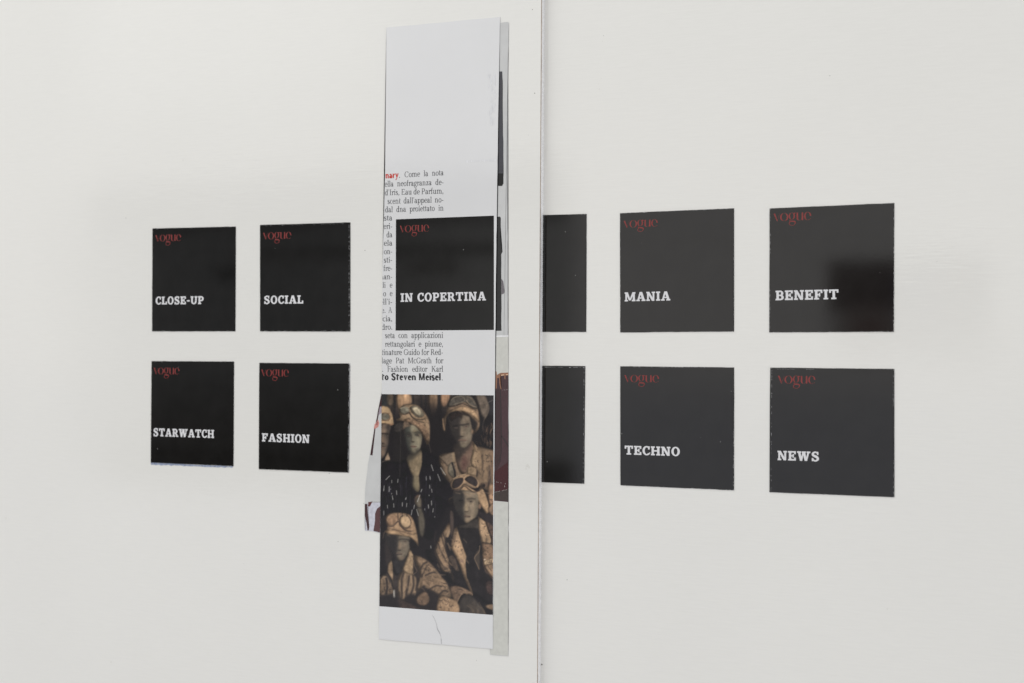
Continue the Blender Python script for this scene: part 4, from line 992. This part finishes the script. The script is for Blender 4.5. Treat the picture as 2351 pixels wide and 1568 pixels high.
P_([(318, 480), (470, 488), (490, 560), (480, 700), (470, 830), (400, 720), (325, 600)], 'C', (35, 32, 33), 4, .94); P_([(310, 600), (330, 590), (400, 760), (400, 830), (330, 900), (315, 760)], 'C', (58, 47, 42), 3, .6)
L_([(500, 556), (560, 550), (630, 560)], 16, 'C', (40, 35, 33), 2.6, .85); E_(584, 580, 24, 9, 'C', (92, 72, 60), .8, .9); E_(584, 579, 6, 6, 'C', (24, 22, 22), .8, .85); E_(455, 580, 12, 10, 'C', (66, 60, 56), 1, .8)
E_(514, 640, 16, 56, 'C', (136, 106, 78), 2.4, .8); E_(510, 702, 24, 8, 'C', (40, 33, 31), 1.2, .8); L_([(470, 745), (505, 740), (545, 752)], 12, 'C', (92, 70, 58), 1.3); L_([(470, 757), (510, 758), (540, 758)], 6, 'C', (40, 32, 31), .6); E_(540, 812, 32, 18, 'C', (118, 92, 68), 3, .65); E_(590, 680, 30, 60, 'C', (108, 95, 77), 4, .6)
P_([(640, 668), (692, 760), (694, 1032), (600, 1010), (545, 962), (600, 812)], 'C', (147, 116, 81), 1.2, 1, .10, 3, smooth=False); P_([(402, 828), (416, 900), (427, 1200), (402, 1100), (338, 1000), (352, 880)], 'C', (132, 103, 74), 1.2, 1, .12, 3, smooth=False)
L_([(695, 830), (715, 920), (745, 985), (690, 1030)], 6, 'C', (128, 98, 72), .9, .8); L_([(345, 1000), (400, 1110), (425, 1220)], 12, 'C', (30, 26, 27), 1.2)
L_([(438, 1245), (438, 1330)], 26, 'C', (112, 104, 96), 1.2); L_([(432, 1250), (434, 1320)], 8, 'C', (198, 190, 178), .8, .8)
P_([(325, 265), (358, 215), (430, 193), (560, 196), (642, 222), (704, 310), (742, 470), (762, 642), (720, 582), (640, 522), (520, 502), (350, 476), (326, 440), (345, 390)], 'C', (146, 110, 76), 1.2, 1, .12, 3, who=5)
P_([(320, 440), (420, 430), (560, 455), (680, 490), (742, 470), (762, 642), (720, 582), (640, 522), (520, 500), (350, 474)], 'C', (168, 128, 88), 1.5, .9, .08)
E_(405, 290, 82, 80, 'C', (128, 94, 66), 1.3, 1, -15, .12); E_(585, 315, 82, 100, 'C', (82, 62, 48), 1.2, 1, -20); E_(585, 312, 70, 88, 'C', (166, 131, 92), 1.2, 1, -20, .05)
L_([(335, 330), (355, 370), (420, 375), (490, 310), (520, 370), (590, 430), (660, 445)], 15, 'C', (64, 48, 40), 1.4, .95); L_([(400, 390), (480, 330)], 9, 'C', (112, 84, 62), 1); L_([(485, 205), (492, 290)], 16, 'C', (70, 52, 42), 1.4, .9); L_([(345, 400), (440, 420), (560, 450), (690, 440)], 12, 'C', (98, 74, 56), 1.5, .8)
L_([(520, 240), (545, 225), (600, 235), (645, 300), (655, 360)], 7, 'C', (196, 160, 118), .8, .8); L_([(345, 300), (365, 240), (420, 215)], 8, 'C', (160, 122, 88), 1, .7); L_([(640, 225), (700, 310), (738, 450)], 12, 'C', (104, 80, 60), 1.4, .8)
P_([(640, 545), (700, 590), (750, 650), (690, 690), (645, 640)], 'C', (24, 21, 22), 2, .95); L_([(285, 540), (300, 470), (320, 440)], 9, 'C', (104, 80, 60), 1.2, .7)
for cp, pts in (('A', [(595, 612), (660, 614)]), ('A', [(715, 604), (788, 604)]), ('B', [(318, 512), (385, 512)]), ('B', [(452, 494), (520, 492)]), ('D', [(515, 32), (592, 30)]), ('D', [(380, 36), (445, 36)]), ('C', [(545, 572), (625, 570)]), ('C', [(420, 572), (475, 574)]), ('A', [(290, 616), (350, 620)])):
    L_(pts, 34, cp, (34, 31, 29), 5, .32)
for cp, pts in (('A', [(800, 640), (790, 760), (740, 840)]), ('A', [(660, 640), (650, 720), (665, 750)]), ('B', [(560, 620), (530, 720), (480, 770)]), ('D', [(640, 160), (620, 250), (560, 320)]), ('C', [(640, 620), (610, 740), (560, 800)]), ('D', [(560, 130), (545, 200)]), ('C', [(560, 650), (555, 720)])):
    L_(pts, 24, cp, (50, 45, 40), 5, .25)
for cx_, cy_, rx_, ry_, cp, cl, al_ in ((768, 690, 26, 52, 'A', (146, 132, 104), .6), (712, 530, 44, 26, 'A', (138, 126, 98), .45), (708, 845, 28, 18, 'A', (138, 122, 96), .5), (312, 560, 40, 24, 'A', (142, 112, 88), .5), (325, 710, 18, 50, 'A', (134, 104, 82), .5),
                                 (516, 610, 28, 62, 'B', (142, 120, 94), .6), (484, 420, 42, 34, 'B', (122, 98, 76), .5), (452, 765, 34, 18, 'B', (124, 104, 82), .5), (574, 150, 34, 72, 'D', (148, 124, 96), .6), (560, -45, 48, 30, 'D', (126, 106, 84), .5), (500, 300, 30, 16, 'D', (146, 118, 90), .5),
                                 (574, 660, 30, 62, 'C', (134, 110, 86), .55), (540, 805, 32, 16, 'C', (128, 102, 80), .5)):
    E_(cx_, cy_, rx_, ry_, cp, cl, 4, al_)
# --- creases and grime
def folds(crop, box, ang, n, ln=90):
    for k in range(n):
        x, y = random.uniform(box[0], box[2]), random.uniform(box[1], box[3]); a = math.radians(ang + random.gauss(0, 14)); l = random.uniform(.4, 1) * ln
        c = random.choice([(40, 32, 29), (52, 41, 35), (60, 47, 39), (158, 122, 87), (140, 108, 78)])
        L_([(x, y), (x + l * .5 * math.cos(a) + random.gauss(0, 5), y + l * .5 * math.sin(a)), (x + l * math.cos(a), y + l * math.sin(a))], random.uniform(5, 13), crop, c, 1.7, .5)
folds('B', (640, 860, 850, 1280), 88, 26); folds('B', (560, 740, 680, 1040), 75, 10, 60); folds('B', (130, 880, 330, 1150), 60, 12, 60)
folds('C', (500, 1040, 730, 1280), 95, 22); folds('C', (790, 880, 1130, 1220), 25, 30); folds('C', (250, 1080, 400, 1260), 80, 12)
folds('C', (1030, 1340, 1200, 1500), 70, 12, 70); folds('C', (340, 410, 720, 500), 12, 10, 70); folds('C', (590, 700, 690, 980), 100, 9, 70)
folds('D', (90, 480, 280, 960), 62, 30); folds('D', (330, 460, 480, 1000), 68, 14); folds('D', (670, 280, 820, 560), 70, 14, 70); folds('D', (700, 620, 850, 1000), 60, 16, 70)
folds('B', (320, 1380, 740, 1430), 10, 12, 80); folds('B', (260, 250, 640, 340), 15, 12, 70); folds('A', (560, 400, 900, 640), 50, 34, 34); folds('A', (270, 250, 410, 460), 20, 8, 40)
folds('D', (260, 1200, 540, 1290), 20, 12, 70)
# --- camouflage marks
def camo(crop, boxes, n):
    for k in range(n):
        x0, y0, x1, y1 = random.choice(boxes); x, y = random.uniform(x0, x1), random.uniform(y0, y1); r = random.uniform(9, 22)
        a0 = random.uniform(0, 6.28); L_([(x + r * math.cos(a0 + t), y + r * .7 * math.sin(a0 + t)) for t in (0, .9, 1.8, 2.6)], random.uniform(5, 9), crop, random.choice([(48, 38, 34), (62, 50, 44), (84, 64, 50)]), .6, .8)
camo('C', [(880, 940, 1060, 1080), (930, 1060, 1140, 1240), (1040, 1200, 1190, 1330), (1060, 1360, 1230, 1480), (780, 1300, 880, 1420)], 34)
camo('C', [(250, 1090, 310, 1290), (350, 1180, 410, 1260)], 12); camo('D', [(90, 700, 220, 920), (180, 920, 300, 1040), (330, 560, 440, 720), (700, 640, 840, 780), (730, 900, 850, 1000)], 26)
camo('B', [(650, 850, 850, 1050), (570, 850, 680, 1050), (790, 1330, 860, 1540)], 16); camo('D', [(670, 300, 790, 560), (760, 400, 850, 600), (760, 1130, 840, 1280)], 16)
# --- bright fringe of the black jacket
DASH = {'A': [(325, 1222, 375, 1172), (404, 1230, 406, 1268), (489, 1215, 485, 1260), (302, 1305, 295, 1375), (370, 1315, 368, 1385), (467, 1370, 473, 1425), (410, 1440, 420, 1490), (600, 1460, 590, 1490), (785, 1430, 752, 1520), (812, 1350, 798, 1390), (870, 1180, 872, 1230), (918, 1175, 926, 1222), (938, 1022, 965, 1102), (1065, 1062, 1130, 1160), (1025, 1150, 1060, 1240), (916, 1295, 918, 1340), (942, 1350, 948, 1395), (940, 1510, 943, 1568), (906, 1428, 912, 1442), (388, 1345, 388, 1358), (402, 1405, 403, 1420)],
        'C': [(296, 170, 297, 225), (345, 90, 348, 130), (430, 70, 432, 120), (548, 55, 547, 105), (607, 65, 604, 115), (680, 155, 668, 225), (898, 85, 903, 135), (850, 140, 850, 160), (965, 135, 960, 185), (710, 90, 703, 140), (985, 245, 985, 255), (740, 150, 765, 235), (930, 640, 934, 672), (418, 0, 420, 20), (596, 0, 597, 12)]}
for k in range(90):
    x, y = random.uniform(270, 1020), random.uniform(1130, 1640)
    if 660 < x < 860: continue
    L_([(x, y), (x + random.uniform(-8, 8), y + random.uniform(60, 160))], random.uniform(4, 9), 'A', random.choice([(40, 38, 54), (34, 31, 44), (52, 48, 56), (10, 8, 11)]), .9, .7)
for cp, q in DASH.items():
    for x0, y0, x1, y1 in q: L_([(x0, y0), (x1, y1)], 8 if abs(y1 - y0) > 20 else 7, cp, (172, 169, 162), .5, .88)
# --- printing grain
lum = CAN.mean(-1, keepdims=True); CAN = (lum + (CAN - lum) * .70) * 1.08 + 1
CAN *= (1 + .035 * NZ[3] + .03 * NZ[0])[..., None]
CAN = np.stack([blur(CAN[..., i], .55) for i in range(3)], -1)
CAN = np.clip(CAN, 10, 235)
def build_print():
    m = bpy.data.materials.new('colour_print'); m.use_nodes = True
    n, l = m.node_tree.nodes, m.node_tree.links; b = n['Principled BSDF']
    at = n.new('ShaderNodeAttribute'); at.attribute_name = 'ink'; l.new(at.outputs['Color'], b.inputs['Base Color'])
    b.inputs['Roughness'].default_value = .18; b.inputs['Specular IOR Level'].default_value = .45
    TL, TR, BR, BL = (1118.3, 1154.6), (1446.2, 1158.2), (1443.9, 1801.5), (1111.5, 1776)
    NX, NY = 226, 430
    loc = strip.location
    u = np.linspace(0, 1, NX + 1); v = np.linspace(0, 1, NY + 1)
    U, V = np.meshgrid(u, v)
    def bil(k): return TL[k] * (1 - U) * (1 - V) + TR[k] * U * (1 - V) + BR[k] * U * V + BL[k] * (1 - U) * V
    PX, PY = bil(0), bil(1)
    fx = np.clip(PX - OX, 0, W0 - 2); fy = np.clip(PY - OY, 0, H0 - 2); ix, iy = fx.astype(int), fy.astype(int); tx, ty = (fx - ix)[..., None], (fy - iy)[..., None]
    c = (CAN[iy, ix] * (1 - tx) + CAN[iy, ix + 1] * tx) * (1 - ty) + (CAN[iy + 1, ix] * (1 - tx) + CAN[iy + 1, ix + 1] * tx) * ty
    c = c / 255; c = np.where(c <= .04045, c / 12.92, ((c + .055) / 1.055) ** 2.4)
    c = np.maximum(c * 1.06 - .006, .0015)
    ids = IDS[np.clip((iy[:-1, :-1] + 1), 0, H0 - 1), np.clip(ix[:-1, :-1] + 1, 0, W0 - 1)]
    dq = kp
    uu, vv = PX * .78367 - CX, CY - PY * .78367
    s = (uu * (ZC - dq * CT) + F * dq * ST) / (F * CT + uu * ST); dep = ZC - s * ST - dq * CT; z = vv * dep / F
    idx = np.arange((NX + 1) * (NY + 1)).reshape(NY + 1, NX + 1)
    quads = np.stack([idx[1:, :-1], idx[1:, 1:], idx[:-1, 1:], idx[:-1, :-1]], -1)
    co = np.stack([s - loc.x, np.full_like(s, -dq - loc.y), z - loc.z], -1).reshape(-1, 3); cc = c.reshape(-1, 3)
    def part(name, who, parent):
        q = quads[ids == who]
        used, inv = np.unique(q, return_inverse=True); q = inv.reshape(-1, 4)
        me = bpy.data.meshes.new(name); me.from_pydata(co[used].tolist(), [], q.tolist())
        at = me.color_attributes.new('ink', 'FLOAT_COLOR', 'POINT')
        at.data.foreach_set('color', np.concatenate([cc[used], np.ones((len(used), 1))], 1).astype(np.float32).ravel())
        me.update(); return link(name, me, parent, m=m)
    pic = part('printed_picture', 0, strip)
    labs = {1: 'person in a helmet cut off by the left edge of the picture', 2: 'person in a black fringed jacket and mottled helmet', 3: 'person in helmet and open shirt at the upper right of the picture',
            4: 'person in an open jacket with dark goggles on the helmet', 5: 'person in pale round goggles at the lower left of the picture'}
    for w, lb in labs.items():
        o = part('person', w, pic); o['label'] = lb
build_print()
